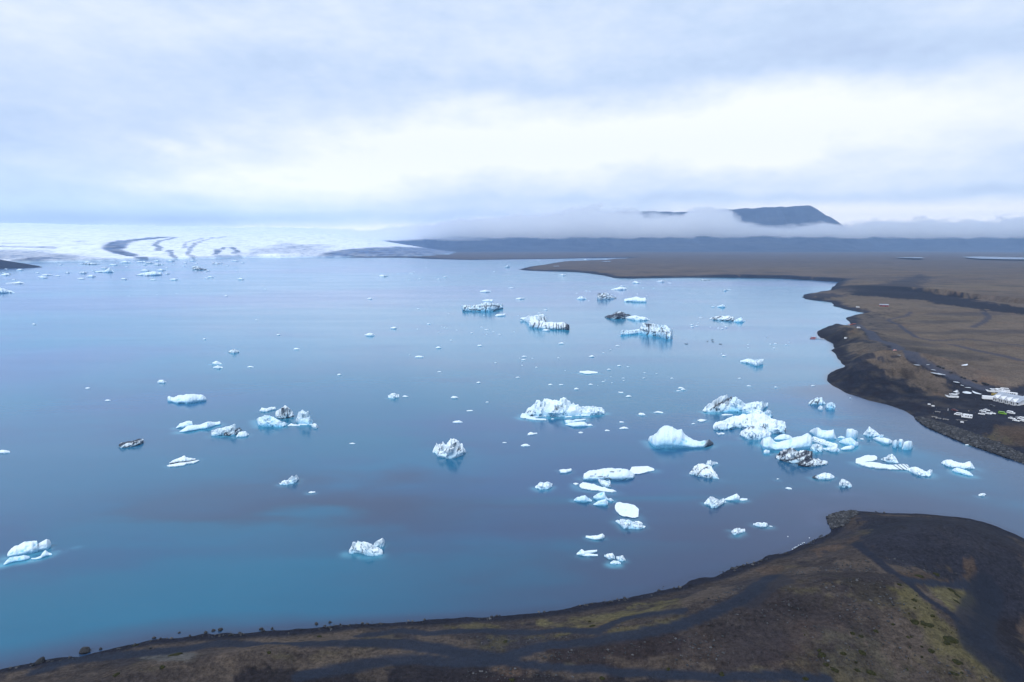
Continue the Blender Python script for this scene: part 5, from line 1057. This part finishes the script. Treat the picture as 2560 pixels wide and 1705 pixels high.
# ------------------------------------------------------------------ vehicles, buildings, people, boats
m_glass = mat('dark_window_glass', (.02, .025, .03), .1); m_tyre = mat('tyre_rubber', (.02, .02, .02), .8); m_white = mat('white_paint', (.80, .82, .84), .35, noise=.05)
m_lamp = mat('lamp_glass', (.6, .6, .58), .2); m_grey = mat('grey_metal', (.22, .23, .25), .5); m_tan = mat('weathered_wood', (.30, .29, .28), .8, noise=.2)
def prism(prof, wid, inset=0):
    """side profile (x,z) extruded across y; inset narrows the top"""
    bm = bmesh.new(); zs = [p[1] for p in prof]; z0, z1 = min(zs), max(zs)
    L, Rr = [], []
    for px_, pz in prof:
        k = wid/2-inset*(pz-z0)/(z1-z0+1e-9)
        L.append(bm.verts.new((px_, -k, pz))); Rr.append(bm.verts.new((px_, k, pz)))
    n = len(prof)
    for i in range(n): bm.faces.new((L[i], L[(i+1) % n], Rr[(i+1) % n], Rr[i]))
    bm.faces.new(L[::-1]); bm.faces.new(Rr)
    bmesh.ops.recalc_face_normals(bm, faces=bm.faces)
    bmesh.ops.bevel(bm, geom=bm.edges[:], offset=.05, segments=1, affect='EDGES', clamp_overlap=True)
    return bm
def boxm(x0, x1, y0, y1, z0, z1):
    bm = bmesh.new(); bmesh.ops.create_cube(bm, size=1)
    for v in bm.verts: v.co = ((x0+x1)/2+v.co.x*(x1-x0), (y0+y1)/2+v.co.y*(y1-y0), (z0+z1)/2+v.co.z*(z1-z0))
    return bm
def wheel(root, xx, yy, r, wd=.22):
    bm = bmesh.new(); bmesh.ops.create_cone(bm, cap_ends=True, segments=12, radius1=r, radius2=r, depth=wd, matrix=Matrix.Rotation(R(90), 4, 'X'))
    o = bm_obj('wheel', bm, m_tyre, root); o.location = (xx, yy, r)
    bm = bmesh.new(); bmesh.ops.create_cone(bm, cap_ends=True, segments=8, radius1=r*.55, radius2=r*.55, depth=wd+.02, matrix=Matrix.Rotation(R(90), 4, 'X'))
    bm_obj('rim', bm, m_grey, o)
def place(root, z, X, Y, deg=0):
    q = onground(z, [(X, Y)])[0]; root.location = (q[0], q[1], max(0, float(H(np.array([q]))[0]))+.02)
    root.rotation_euler = (0, 0, -math.atan2(q[0], q[1])+R(deg)); k = .74 if q[1] < 900 else .9; root.scale = [v*k for v in root.scale]; return q
def car(kind, color, z, X, Y, deg, label, cat='car', group='cars and vans parked on the gravel flat'):
    root = empty('parked_'+kind, (0, 0, 0)); m = mat(kind+'_paint', color, .3)
    if kind == 'car':
        bm_obj('body', prism([(-2.15, .32), (-2.2, .8), (-2.0, .98), (1.0, .98), (2.05, .82), (2.2, .6), (2.15, .32)], 1.8, .06), m, root)
        bm_obj('roof', prism([(-1.75, .95), (-1.45, 1.42), (.25, 1.46), (.95, .95)], 1.62, .12), m, root)
        for s_ in (-1, 1): bm_obj('side_window', prism([(-1.55, 1.0), (-1.35, 1.34), (.2, 1.37), (.72, 1.0)], .04, 0), m_glass, root).location = (0, s_*.78, 0)
        bm_obj('windscreen', prism([(.32, 1.40), (.36, 1.43), (1.0, 1.01), (.95, .98)], 1.4, .05), m_glass, root)
        bm_obj('rear_window', prism([(-1.80, 1.0), (-1.85, 1.02), (-1.52, 1.39), (-1.48, 1.36)], 1.35, .05), m_glass, root)
        ww = (1.35, .86, .34)
    elif kind in ('van', 'minibus'):
        bm_obj('body', prism([(-2.6, .35), (-2.65, 1.95), (-2.4, 2.1), (1.3, 2.1), (2.1, 1.3), (2.6, 1.05), (2.65, .35)], 1.95, .12), m, root)
        for s_ in (-1, 1):
            bm_obj('side_window', boxm(-2.3, 1.2, -.02, .02, 1.25, 1.75), m_glass, root).location = (0, s_*.94, 0)
        bm_obj('windscreen', prism([(1.38, 2.03), (1.42, 2.07), (2.12, 1.34), (2.06, 1.30)], 1.6, .05), m_glass, root)
        ww = (1.7, .92, .36)
    else:  # motorhome
        bm_obj('body', prism([(-3.4, .5), (-3.5, 2.9), (-3.2, 3.1), (1.9, 3.15), (2.7, 3.0), (2.9, 2.5), (2.3, 2.1), (2.9, 1.5), (3.5, 1.2), (3.55, .4)], 2.3, .08), m, root)
        for xx, s2 in ((-2.6, .5), (-.9, .5), (.6, .35)):
            for s_ in (-1, 1): bm_obj('side_window', boxm(xx-s2, xx+s2, -.02, .02, 1.6, 2.3), m_glass, root).location = (0, s_*1.15, 0)
        bm_obj('windscreen', prism([(2.32, 2.06), (2.4, 2.08), (2.95, 1.52), (2.88, 1.48)], 1.9, .05), m_glass, root)
        bm_obj('roof_hatch', boxm(-2, -1.3, -.35, .35, 3.13, 3.25), m_grey, root)
        ww = (2.3, 1.1, .38)
    for sx in (-1, 1):
        for sy in (-1, 1): wheel(root, sx*ww[0], sy*ww[1], ww[2])
    fx = {'car': 2.16, 'van': 2.62, 'minibus': 2.62}.get(kind, 3.52)
    for sy in (-.62, .62): bm_obj('headlight', boxm(fx-.04, fx+.05, sy-.16, sy+.16, .62, .78), m_lamp, root)
    tag(root, label, cat, group); place(root, z, X, Y, deg); return root
WH = (.78, .80, .82)
car('motorhome', WH, 'q', 1060, 955, 176, 'white motorhome with dark side windows, nearest the riprap bank', 'motorhome')
car('van', WH, 'q', 862, 890, 172, 'white van parked against the motorhome', 'van')
car('car', (.10, .012, .018), 'q', 785, 790, -20, 'dark red car standing beyond the white van and motorhome')
car('car', (.012, .016, .03), 'q', 1622, 690, -14, 'black car on its own below the white hall')
car('car', WH, 'q', 1420, 815, -20, 'white car in the tight group of five, at its back corner nearest the water')
car('car', WH, 'q', 1508, 790, -20, 'white car in the tight group of five, farthest from the water')
car('car', WH, 'q', 1392, 875, 170, 'white car of the tight group of five standing a little apart towards the motorhome')
car('car', WH, 'q', 1545, 870, -18, 'white car in the tight group of five, nearest the camera')
car('car', WH, 'q', 1640, 860, -20, 'white car in the tight group of five, nearest the green van')
car('van', (.16, .36, .02), 'q', 1868, 865, -16, 'lime green van parked beside the white minibus', 'van')
car('minibus', WH, 'q', 2058, 855, -18, 'white minibus right beside the lime green van', 'minibus')
car('car', WH, 'q', 2078, 975, -18, 'white car at the front of the last row by the brown mound')
car('car', WH, 'q', 2175, 1030, -18, 'white car nearest the brown mound')
car('van', WH, 'q', 2300, 990, 170, 'tall white van behind the car nearest the brown mound', 'van')
car('car', WH, 'q', 2352, 1035, -14, 'white car at the edge of the view beside the brown mound')
car('car', (.25, .26, .28), 'q', 2235, 960, -14, 'grey car half hidden behind the last row')
# amphibious tour boats on wheels: white hull, canopy on posts, dark windows
def amphib(z, X, Y, deg, label, col=WH):
    root = empty('amphibious_boat', (0, 0, 0)); m = mat('hull_paint', col, .35)
    bm_obj('hull', prism([(-4.6, 1.0), (-4.7, 2.1), (-3.8, 2.15), (4.3, 2.15), (5.3, 2.5), (4.9, 1.6), (3.6, .7), (-4.0, .6)], 2.6, -.12), m, root)
    bm_obj('canopy', prism([(-3.9, 3.45), (-3.7, 3.62), (2.0, 3.62), (2.4, 3.45)], 2.3, .2), m, root)
    for xx in (-3.6, -1.8, 0, 1.8):
        for s_ in (-1, 1): bm_obj('canopy_post', boxm(xx-.05, xx+.05, s_*1.05-.05, s_*1.05+.05, 2.1, 3.5), m_grey, root)
    bm_obj('cab', prism([(1.9, 2.1), (1.95, 3.2), (2.9, 3.1), (3.5, 2.15)], 1.9, .1), m_glass, root)
    for xx in (-3.0, -2.0, 3.0):
        for sy in (-1.15, 1.15): wheel(root, xx, sy, .6, .35)
    tag(root, label, 'amphibious boat', 'amphibious tour boats parked ashore'); place(root, z, X, Y, deg); return root
amphib('q', 725, 500, 196, 'white amphibious tour boat standing alone on the gravel, nearest the water')
amphib('q', 800, 440, 250, 'white amphibious tour boat tucked behind the lone one')
amphib('q', 1645, 385, 190, 'white amphibious boat behind the white box trailer')
amphib('q', 1775, 375, 190, 'white amphibious boat in the middle of the row behind the hall')
amphib('q', 1885, 360, 190, 'white amphibious boat farthest along the row behind the hall')
r_ = car('van', (.42, .30, .04), 'q', 1700, 450, -14, 'ochre yellow van between the box trailer and the hall', 'van')
# white box trailer
root = empty('box_trailer', (0, 0, 0))
bm_obj('box', prism([(-4.4, .9), (-4.4, 3.6), (4.4, 3.6), (4.4, .9)], 2.6, .02), m_white, root)
bm_obj('rear_door', boxm(-4.46, -4.38, -1.15, 1.15, 1.0, 3.5), m_white, root); bm_obj('chassis', boxm(-4.2, 4.6, -.9, .9, .55, .9), m_grey, root)
for xx in (-3, -2): [wheel(root, xx, sy, .5, .3) for sy in (-1.1, 1.1)]
for xx in (3.4,): [bm_obj('support_leg', boxm(xx-.08, xx+.08, sy-.08, sy+.08, 0, .6), m_grey, root) for sy in (-.9, .9)]
tag(root, 'long white box trailer at the end of the hall', 'trailer'); place(root, 'q', 1540, 545, 12)
# long white bus of boxes behind the hall
root = empty('parked_bus', (0, 0, 0)); bm_obj('body', prism([(-6, .4), (-6.1, 2.9), (-5.8, 3.1), (5.7, 3.1), (6.1, 2.7), (6.1, .4)], 2.5, .08), m_white, root)
for i in range(7):
    for s_ in (-1, 1): bm_obj('side_window', boxm(-5.3+i*1.5, -4.1+i*1.5, s_*1.24-.02, s_*1.24+.02, 1.6, 2.5), m_glass, root)
for xx in (-3.8, 3.8): [wheel(root, xx, sy, .5, .3) for sy in (-1.1, 1.1)]
tag(root, 'long white bus parked behind the roof of the hall', 'bus'); place(root, 'q', 2010, 440, -10)
# the hall: white walls, grey roof, four gabled porches along the front
m_roof = mat('grey_roof_sheet', (.30, .34, .40), .5, noise=.12, nscale=.4); m_wall = mat('white_wall', (.74, .76, .78), .7, noise=.06, nscale=.6)
fa_, fb_ = onground('q', [(1655, 545), (2225, 672)])
d_ = fb_-fa_; Lh = float(np.hypot(*d_)); ang = math.atan2(d_[1], d_[0]); zh = float(H((fa_+fb_)[None]/2)[0])
Dp, Hw, Hr = 13.0, 2.3, 4.8
print('hall', Lh)
root = empty('hall', (fa_[0], fa_[1], zh), ang)
def part(name, bm, m, parent=None): return bm_obj(name, bm, m, parent or root)
part('wall', boxm(0, Lh, 0, .25, 0, Hw), m_wall, None); part('wall', boxm(0, Lh, Dp-.25, Dp, 0, Hw), m_wall)
part('gable_wall', prism([(0, 0), (0, Hw), (Dp/2, Hr-.15), (Dp, Hw), (Dp, 0)], .25), m_wall).rotation_euler = (0, 0, R(90))
o = part('gable_wall', prism([(0, 0), (0, Hw), (Dp/2, Hr-.15), (Dp, Hw), (Dp, 0)], .25), m_wall); o.rotation_euler = (0, 0, R(90)); o.location = (Lh, 0, 0)
ov = .8
for s_ in (0, 1):
    bm = bmesh.new(); y0, y1 = (-ov, Dp/2) if s_ == 0 else (Dp/2, Dp+ov); za, zb = (Hw-.35, Hr) if s_ == 0 else (Hr, Hw-.35)
    vs = [bm.verts.new(c) for c in [(-ov, y0, za), (Lh+ov, y0, za), (Lh+ov, y1, zb), (-ov, y1, zb), (-ov, y0, za+.22), (Lh+ov, y0, za+.22), (Lh+ov, y1, zb+.22), (-ov, y1, zb+.22)]]
    for f in [(0, 3, 2, 1), (4, 5, 6, 7), (0, 1, 5, 4), (1, 2, 6, 5), (2, 3, 7, 6), (3, 0, 4, 7)]: bm.faces.new([vs[i] for i in f])
    rf = part('roof', bm, m_roof)
for i in range(4):                      # gabled porches
    xc = Lh*(.14+.235*i); wg = Lh*.085
    bm = bmesh.new(); P_ = [(xc-wg, -1.6, Hw-.2), (xc+wg, -1.6, Hw-.2), (xc, -1.6, Hw+1.6), (xc, Dp*.33, Hw+1.6), (xc-wg, .6, Hw-.05), (xc+wg, .6, Hw-.05)]
    vs = [bm.verts.new(c) for c in P_]
    for f in [(0, 1, 2), (0, 2, 3, 4), (1, 5, 3, 2), (4, 3, 5), (0, 4, 5, 1)]: bm.faces.new([vs[k] for k in f])
    part('gable', bm, m_wall)
    part('porch_wall', boxm(xc-wg+.1, xc+wg-.1, -1.5, -.02, 0, Hw-.25), m_wall)
    for s_ in (-.5, .5):
        wn = part('window', boxm(xc+s_*wg*.9-wg*.3, xc+s_*wg*.9+wg*.3, -1.56, -1.48, .4, 1.9), m_glass)
        bm_obj('frame', boxm(xc+s_*wg*.9-.04, xc+s_*wg*.9+.04, -1.6, -1.55, .4, 1.9), m_white, wn)
for i in range(9):
    xc = Lh*(.03+.117*i)
    part('window', boxm(xc-.5, xc+.5, -.07, .02, .8, 1.75), m_glass)
for xv, yv in ((Lh*.45, 6), (Lh*.7, 7.2), (Lh*.8, 7.2)): part('roof_vent', boxm(xv-.4, xv+.4, yv-.3, yv+.3, Hr-2.2, Hr-.2), m_roof)
tag(root, 'long white hall with grey roof and four gabled porches on the gravel flat', 'building')
# second wing behind, running out of view
root = empty('shed', (fb_[0]+9, fb_[1]+11, zh), ang)
bm_obj('wall', boxm(0, 14, 0, 9, 0, 2.2), m_wall, root)
bm_obj('roof', prism([(-.5, 2.1), (-.5, 2.3), (4.5, 4.0), (9.5, 2.3), (9.5, 2.1)], 15), m_roof, root).location = (7, 0, 0)
kids(root)[-1].rotation_euler = (0, 0, R(90))
for i in range(3): bm_obj('window', boxm(2+i*4, 3.4+i*4, -.06, .02, .9, 2), m_glass, root)
tag(root, 'low white shed with grey roof just behind the hall', 'building')
# picnic tables
def table(z, X, Y, label, L=2.6):
    root = empty('picnic_table', (0, 0, 0)); bm_obj('table_top', boxm(-L/2, L/2, -.4, .4, .72, .78), m_tan, root)
    for s_ in (-1, 1):
        bm_obj('seat', boxm(-L/2, L/2, s_*.8-.15, s_*.8+.15, .42, .47), m_tan, root); bm_obj('leg', boxm(s_*L*.35-.06, s_*L*.35+.06, -.8, .8, 0, .72), m_tan, root)
    tag(root, label, 'picnic table', 'picnic tables near the bank'); place(root, z, X, Y, -8)
for X, Y, lb in [(400, 825, 'picnic table farthest from the bank'), (328, 940, 'picnic table nearest the water'), (415, 972, 'middle picnic table of the lower three'), (582, 1002, 'picnic table nearest the motorhome')]: table('q', X, Y, lb, 4.0)
# long low bench / kerb stone by the motorhome
root = empty('bench', (0, 0, 0)); bm_obj('seat', boxm(-4, 4, -.25, .25, .4, .5), m_tan, root)
for s_ in (-3, 0, 3): bm_obj('leg', boxm(s_-.1, s_+.1, -.2, .2, 0, .4), m_tan, root)
tag(root, 'long low pale bench in front of the motorhome', 'bench'); place(root, 'q', 955, 1012, 8)
# white info boards and trailers near the water
def board(z, X, Y, label):
    root = empty('sign_board', (0, 0, 0)); bm_obj('panel', boxm(-1.1, 1.1, -.05, .05, .9, 1.9), m_white, root)
    for s_ in (-.8, .8): bm_obj('post', boxm(s_-.05, s_+.05, -.1, -.05, 0, 1.9), m_grey, root)
    tag(root, label, 'sign'); place(root, z, X, Y, -5)
board('q', 205, 672, 'white notice board by the path near the water'); board('q', 292, 712, 'smaller white notice board next to the first'); board('q', 950, 1080, 'pale board standing on the bank below the bench')
root = empty('post', (0, 0, 0)); bm_obj('shaft', boxm(-.12, .12, -.12, .12, 0, 1.9), m_white, root); tag(root, 'short white post beside the dark red car', 'post'); place(root, 'q', 632, 790)
# people, one skinned body shared
def person_proto():
    me = bpy.data.meshes.new('person'); J = dict(pel=(0, 0, .95), ch=(0, 0, 1.35), nk=(0, 0, 1.5), hd=(0, 0.02, 1.66), ht=(0, .01, 1.76), sl=(-.19, 0, 1.42), el=(-.26, 0, 1.14), hl=(-.27, .08, .88), sr=(.19, 0, 1.42), er=(.26, 0, 1.14), hr=(.27, .08, .88), pl=(-.1, 0, .9), kl=(-.11, .03, .5), al=(-.11, -.02, .08), tl=(-.11, .14, .03), pr=(.1, 0, .9), kr=(.11, .03, .5), ar=(.12, -.06, .08), tr=(.12, .1, .03))
    rad_ = dict(pel=.16, ch=.17, nk=.065, hd=.1, ht=.07, sl=.075, el=.05, hl=.04, sr=.075, er=.05, hr=.04, pl=.1, kl=.07, al=.05, tl=.04, pr=.1, kr=.07, ar=.05, tr=.04)
    nm = list(J); E = [('pel', 'ch'), ('ch', 'nk'), ('nk', 'hd'), ('hd', 'ht'), ('ch', 'sl'), ('sl', 'el'), ('el', 'hl'), ('ch', 'sr'), ('sr', 'er'), ('er', 'hr'), ('pel', 'pl'), ('pl', 'kl'), ('kl', 'al'), ('al', 'tl'), ('pel', 'pr'), ('pr', 'kr'), ('kr', 'ar'), ('ar', 'tr')]
    me.from_pydata([J[n] for n in nm], [(nm.index(a), nm.index(b)) for a, b in E], [])
    o = bpy.data.objects.new('person_rig', me); COL.objects.link(o)
    o.modifiers.new('skin', 'SKIN'); sv = me.skin_vertices[0].data
    for i, n in enumerate(nm): sv[i].radius = (rad_[n], rad_[n])
    sv[0].use_root = True
    o.modifiers.new('sub', 'SUBSURF').levels = 1
    dg = bpy.context.evaluated_depsgraph_get(); m2 = bpy.data.meshes.new_from_object(o.evaluated_get(dg)); bpy.data.objects.remove(o)
    return m2
pm = person_proto(); zc_ = np.array([v.co.z for v in pm.vertices])
m_skin = mat('skin', (.45, .28, .2), .6); m_trou = mat('dark_trousers', (.02, .022, .03), .8)
def person(z, X, Y, coat, label):
    m = mat('jacket', coat, .7); me = pm.copy(); me.materials.clear(); [me.materials.append(k) for k in (m, m_trou, m_skin)]
    for p in me.polygons: zz = p.center.z; p.material_index = 2 if zz > 1.55 else (0 if zz > .92 else 1); p.use_smooth = True
    o = bpy.data.objects.new('person', me); COL.objects.link(o); tag(o, label, 'person', 'people walking on the gravel flat'); place(o, z, X, Y, r0.uniform(-90, 90))
for X, Y, c, lb in [(325, 648, (.02, .02, .03), 'person in dark clothes near the white notice boards'), (370, 770, (.02, .02, .03), 'person in black walking below the notice boards'), (428, 895, (.02, .02, .03), 'person in black beside the farthest picnic table'), (300, 880, (.06, .07, .09), 'person in grey left of the farthest picnic table'), (1252, 568, (.02, .02, .03), 'person in dark coat near the box trailer'), (748, 590, (.02, .02, .03), 'person below the lone amphibious boat'),
                    (1255, 878, (.02, .02, .03), 'person left of the tight group of cars'), (1388, 985, (.02, .03, .06), 'person in dark blue below the tight group of cars'), (1482, 1003, (.02, .02, .03), 'person in black below the tight group of cars, further right'), (1100, 830, (.5, .5, .5), 'person in a pale coat beyond the motorhome'), (1508, 1345, (.02, .02, .03), 'person standing at the top of the riprap bank'), (1685, 1385, (.02, .02, .03), 'person by the brown mound above the riprap bank')]: person('q', X, Y, c, lb)
# stones along the road edge
for i, (X, Y) in enumerate([(1510, 533), (1530, 540), (1560, 550), (1636, 597), (1742, 642), (1772, 655), (1857, 678), (1886, 686), (1952, 705), (1975, 710), (2000, 715)]):
    q = onground('p', [(X, Y)])[0]; o = bpy.data.objects.new('boulder', RM[i % 5]); COL.objects.link(o); o.location = (q[0], q[1], H(q[None])[0]+.3); o.scale = (1.1, .9, .9); o.rotation_euler.z = i
    tag(o, 'boulder in the row lining the gravel road above the hall', 'boulder', 'row of boulders along the gravel road')
# red boats and jetty
m_red = mat('red_rubber', (.38, .05, .035), .5); m_or = mat('orange_paint', (.42, .09, .04), .5)
def zodiac(z, X, Y, deg, label, m=m_red, s_=1.0, group='inflatable boats at the shore', col2=None):
    root = empty('inflatable_boat', (0, 0, 0)); bm = bmesh.new(); pts = [(-2.6, .85), (-1, .9), (1, .88), (2.2, .6), (2.9, 0), (2.2, -.6), (1, -.88), (-1, -.9), (-2.6, -.85)]
    rings = []
    for i, (a, b) in enumerate(pts):
        p0 = np.array(pts[max(0, i-1)]); p1 = np.array(pts[min(len(pts)-1, i+1)]); tn_ = (p1-p0)/np.hypot(*(p1-p0)); nn = np.array([-tn_[1], tn_[0]])
        rings.append([bm.verts.new((a+nn[0]*math.cos(k*math.pi/4)*.28, b+nn[1]*math.cos(k*math.pi/4)*.28, .42+math.sin(k*math.pi/4)*.28+(.15 if 3 <= i <= 5 else 0))) for k in range(8)])
    for r1_, r2_ in zip(rings, rings[1:]):
        for k in range(8): bm.faces.new((r1_[k], r1_[(k+1) % 8], r2_[(k+1) % 8], r2_[k]))
    bm.faces.new(rings[0]); bm.faces.new(rings[-1][::-1]); bmesh.ops.recalc_face_normals(bm, faces=bm.faces)
    bm_obj('tube', bm, m, root, smooth=True); bm_obj('floor', boxm(-2.5, 2.0, -.7, .7, .18, .28), m_grey, root); bm_obj('outboard_motor', prism([(-3.0, .1), (-3.0, 1.1), (-2.6, 1.15), (-2.6, .1)], .35), m_tyre, root); bm_obj('console', prism([(-.4, .28), (-.3, 1.1), (.1, 1.1), (.3, .28)], .6), m_grey, root)
    for v in (root,): v.scale = (s_, s_, s_)
    tag(root, label, 'boat', group); place(root, z, X, Y, deg)
zodiac('p', 290, 252, 5, 'red inflatable boat moored at the end of the jetty, far side', s_=1.3); zodiac('p', 282, 265, 5, 'red inflatable boat moored at the end of the jetty, near side', s_=1.3)
zodiac('p', 650, 125, 10, 'orange boat beached in the notch behind the dark bluff', m_or, 1.3); zodiac('p', 685, 120, 20, 'second orange boat beached behind the dark bluff', m_or, 1.1)
q0, q1 = onground('p', [(312, 262), (395, 268)]); dd_ = q1-q0; root = empty('jetty', (q0[0], q0[1], .0), math.atan2(dd_[1], dd_[0])); LJ = float(np.hypot(*dd_)); nb = 14
for i in range(nb): bm_obj('plank', boxm(LJ*i/nb, LJ*(i+.88)/nb, -1.0, 1.0, .7, .8), m_tan, root)
for i in range(4):
    for s_ in (-.9, .9): bm_obj('post', boxm(LJ*(i+.3)/4-.1, LJ*(i+.3)/4+.1, s_-.1, s_+.1, -1, 1.1), m_grey, root)
tag(root, 'narrow pale jetty reaching from the dark bluff to the red boats', 'jetty')
# small dark boats out on the water
for X, Y, lb in [(1368, 858, 'small dark boat alone, apart from four others on the lagoon'), (1652, 822, 'small dark boat leading the loose group of four'), (1718, 802, 'small dark boat farthest out of the loose group'), (1722, 829, 'small dark boat in the middle of the loose group'), (1825, 860, 'small dark boat trailing the loose group near the shore side')]:
    zodiac('e', X, Y, r0.uniform(0, 180), lb, m_tyre, .75, group='small dark boats out on the lagoon')
# huts and vehicles beyond
def hut(z, X, Y, L, D_, h_, m, label, deg=0):
    root = empty('hut', (0, 0, 0)); bm_obj('wall', boxm(-L/2, L/2, -D_/2, D_/2, -.3, h_), m, root)
    o = bm_obj('roof', prism([(-D_/2-.3, h_-.1), (-D_/2-.3, h_+.1), (0, h_+1.5), (D_/2+.3, h_+.1), (D_/2+.3, h_-.1)], L+.5), m_roof, root); o.rotation_euler = (0, 0, R(90))
    bm_obj('door', boxm(-.6, .6, -D_/2-.06, -D_/2+.02, 0, 2.0), m_glass, root)
    bm_obj('window', boxm(L*.22, L*.22+1.2, -D_/2-.06, -D_/2+.02, 1, 1.9), m_glass, root)
    tag(root, label, 'hut'); place(root, z, X, Y, deg)
m_hut = mat('red_hut_paint', (.22, .035, .04), .6)
hut('n', 1585, 636, 9, 5, 2.8, m_hut, 'dark red hut out on the brown plain', 5); hut('n', 1562, 634, 5, 4, 2.4, m_hut, 'smaller dark red hut touching the larger one', -10)
car('van', WH, 'n', 1432, 642, 20, 'white van standing alone on the brown plain', 'van', 'lone vehicles on the plain')
car('van', WH, 'p', 607, 263, 60, 'white van parked on the dark bluff above the jetty', 'van', 'lone vehicles on the plain')
car('car', (.6, .3, .25), 'p', 1088, 383, 60, 'pale red car on the upper gravel road', 'car', 'lone vehicles on the plain')
car('van', WH, 'p', 732, 160, 40, 'white van where the gravel road meets the far notch', 'van', 'lone vehicles on the plain')
hut('n', 2195, 318, 60, 25, 9, m_white, 'tiny white farm building at the foot of the distant ridge', 0)

# ------------------------------------------------------------------ low cloud on the slopes, then the air itself
def volume_mat(name, dens_fn, color, aniso=0.0):
    m = bpy.data.materials.new(name); m.use_nodes = True; t = NT(m.node_tree)
    d = dens_fn(t)
    pv = t.n('ShaderNodeVolumePrincipled'); pv.inputs['Color'].default_value = color; pv.inputs['Anisotropy'].default_value = aniso
    t.set(pv.inputs['Density'], d)
    o = t.n('ShaderNodeOutputMaterial'); t.nt.links.new(pv.outputs[0], o.inputs['Volume']); return m
MK = 1/FPX
def mist_box(label, pxa, pxb, dist, thick, zlo, zhi, bot_y, top_pts, dens, edge_lo=18, edge_hi=45, seed=0.):
    """a bank of stratus: full density between a ragged floor and a top that rises along the bank"""
    xa = (pxa-CX)/FPX*dist; xb = (pxb-CX)/FPX*dist
    def fn(t):
        pos = t.n('ShaderNodeNewGeometry').outputs['Position']; s_ = t.n('ShaderNodeSeparateXYZ', i_0=pos)
        X_, Y_, Z_ = s_.outputs
        u = t.m('DIVIDE', t.m('SUBTRACT', X_, xa), xb-xa)
        cv = t.n('ShaderNodeFloatCurve'); c = cv.mapping.curves[0]; pts = [((p-pxa)/(pxb-pxa), (CAM_H+(615-q)*MK*dist)/1000.) for p, q in top_pts]
        cv.mapping.extend = 'HORIZONTAL'
        while len(c.points) < len(pts): c.points.new(.5, .5)
        for k, (a, b) in enumerate(pts): c.points[k].location = (min(1, max(0, a)), b)
        cv.mapping.update(); t.set(cv.inputs['Value'], u); top = t.m('MULTIPLY', cv.outputs[0], 1000)
        n = t.noise(t.vscale(pos, 1/700, 1/700, 1/230), 1, 4, .6)
        n = t.m('SUBTRACT', t.m('ADD', t.m('MULTIPLY', n, .65), t.m('MULTIPLY', t.noise(t.vscale(pos, 1/200, 1/200, 1/130), 1, 4, .6), .35)), .5)
        zb = t.m('ADD', CAM_H+(615-bot_y)*MK*dist, t.m('MULTIPLY', n, 250))
        zt = t.m('ADD', top, t.m('MULTIPLY', n, 640))
        a = t.mapr(Z_, t.m('SUBTRACT', zb, edge_lo), t.m('ADD', zb, edge_lo)); b = t.mapr(Z_, t.m('SUBTRACT', zt, edge_hi), t.m('ADD', zt, edge_hi), 1, 0)
        ends = t.m('MULTIPLY', t.mapr(u, .0, .12), t.mapr(u, .80, 1.0, 1, 0))
        return t.m('MULTIPLY', t.m('MULTIPLY', t.m('MULTIPLY', a, b), ends), dens)
    m = volume_mat('stratus', fn, (.995, .998, 1, 1), .6)
    bm = boxm(xa, xb, dist-thick/2, dist+thick/2, zlo, zhi); [setattr(v.co, 'x', v.co.x) for v in bm.verts]
    return tag(bm_obj('mist', bm, m), label, kind='stuff')
D_M = 10700
MIST1 = mist_box('white bank of low cloud lying along the mountain slopes', 760, 3300, D_M, 480, 170, 800, 593,
         [(760, 590), (930, 584), (1080, 566), (1250, 546), (1400, 537), (1500, 527), (1570, 524), (1610, 541), (1690, 543), (1730, 524), (1800, 526), (1845, 560), (1930, 574), (2010, 570), (2100, 572), (2180, 556), (2260, 553), (2400, 558), (2560, 553), (3300, 550)], .013)
MIST2 = mist_box('low cloud hanging on the upper glacier', -1500, 1300, 11600, 500, 180, 560, 598, [(-1500, 566), (0, 576), (500, 578), (900, 580), (1300, 580)], .015, 30, 40)
haze = volume_mat('air', lambda t: HAZE_D, HAZE_C, .0)
hb_ = boxm(-14500, 15500, -2500, 17500, -8, 905)
tag(bm_obj('haze', hb_, haze), 'blue grey air over the lagoon and plain', kind='stuff')
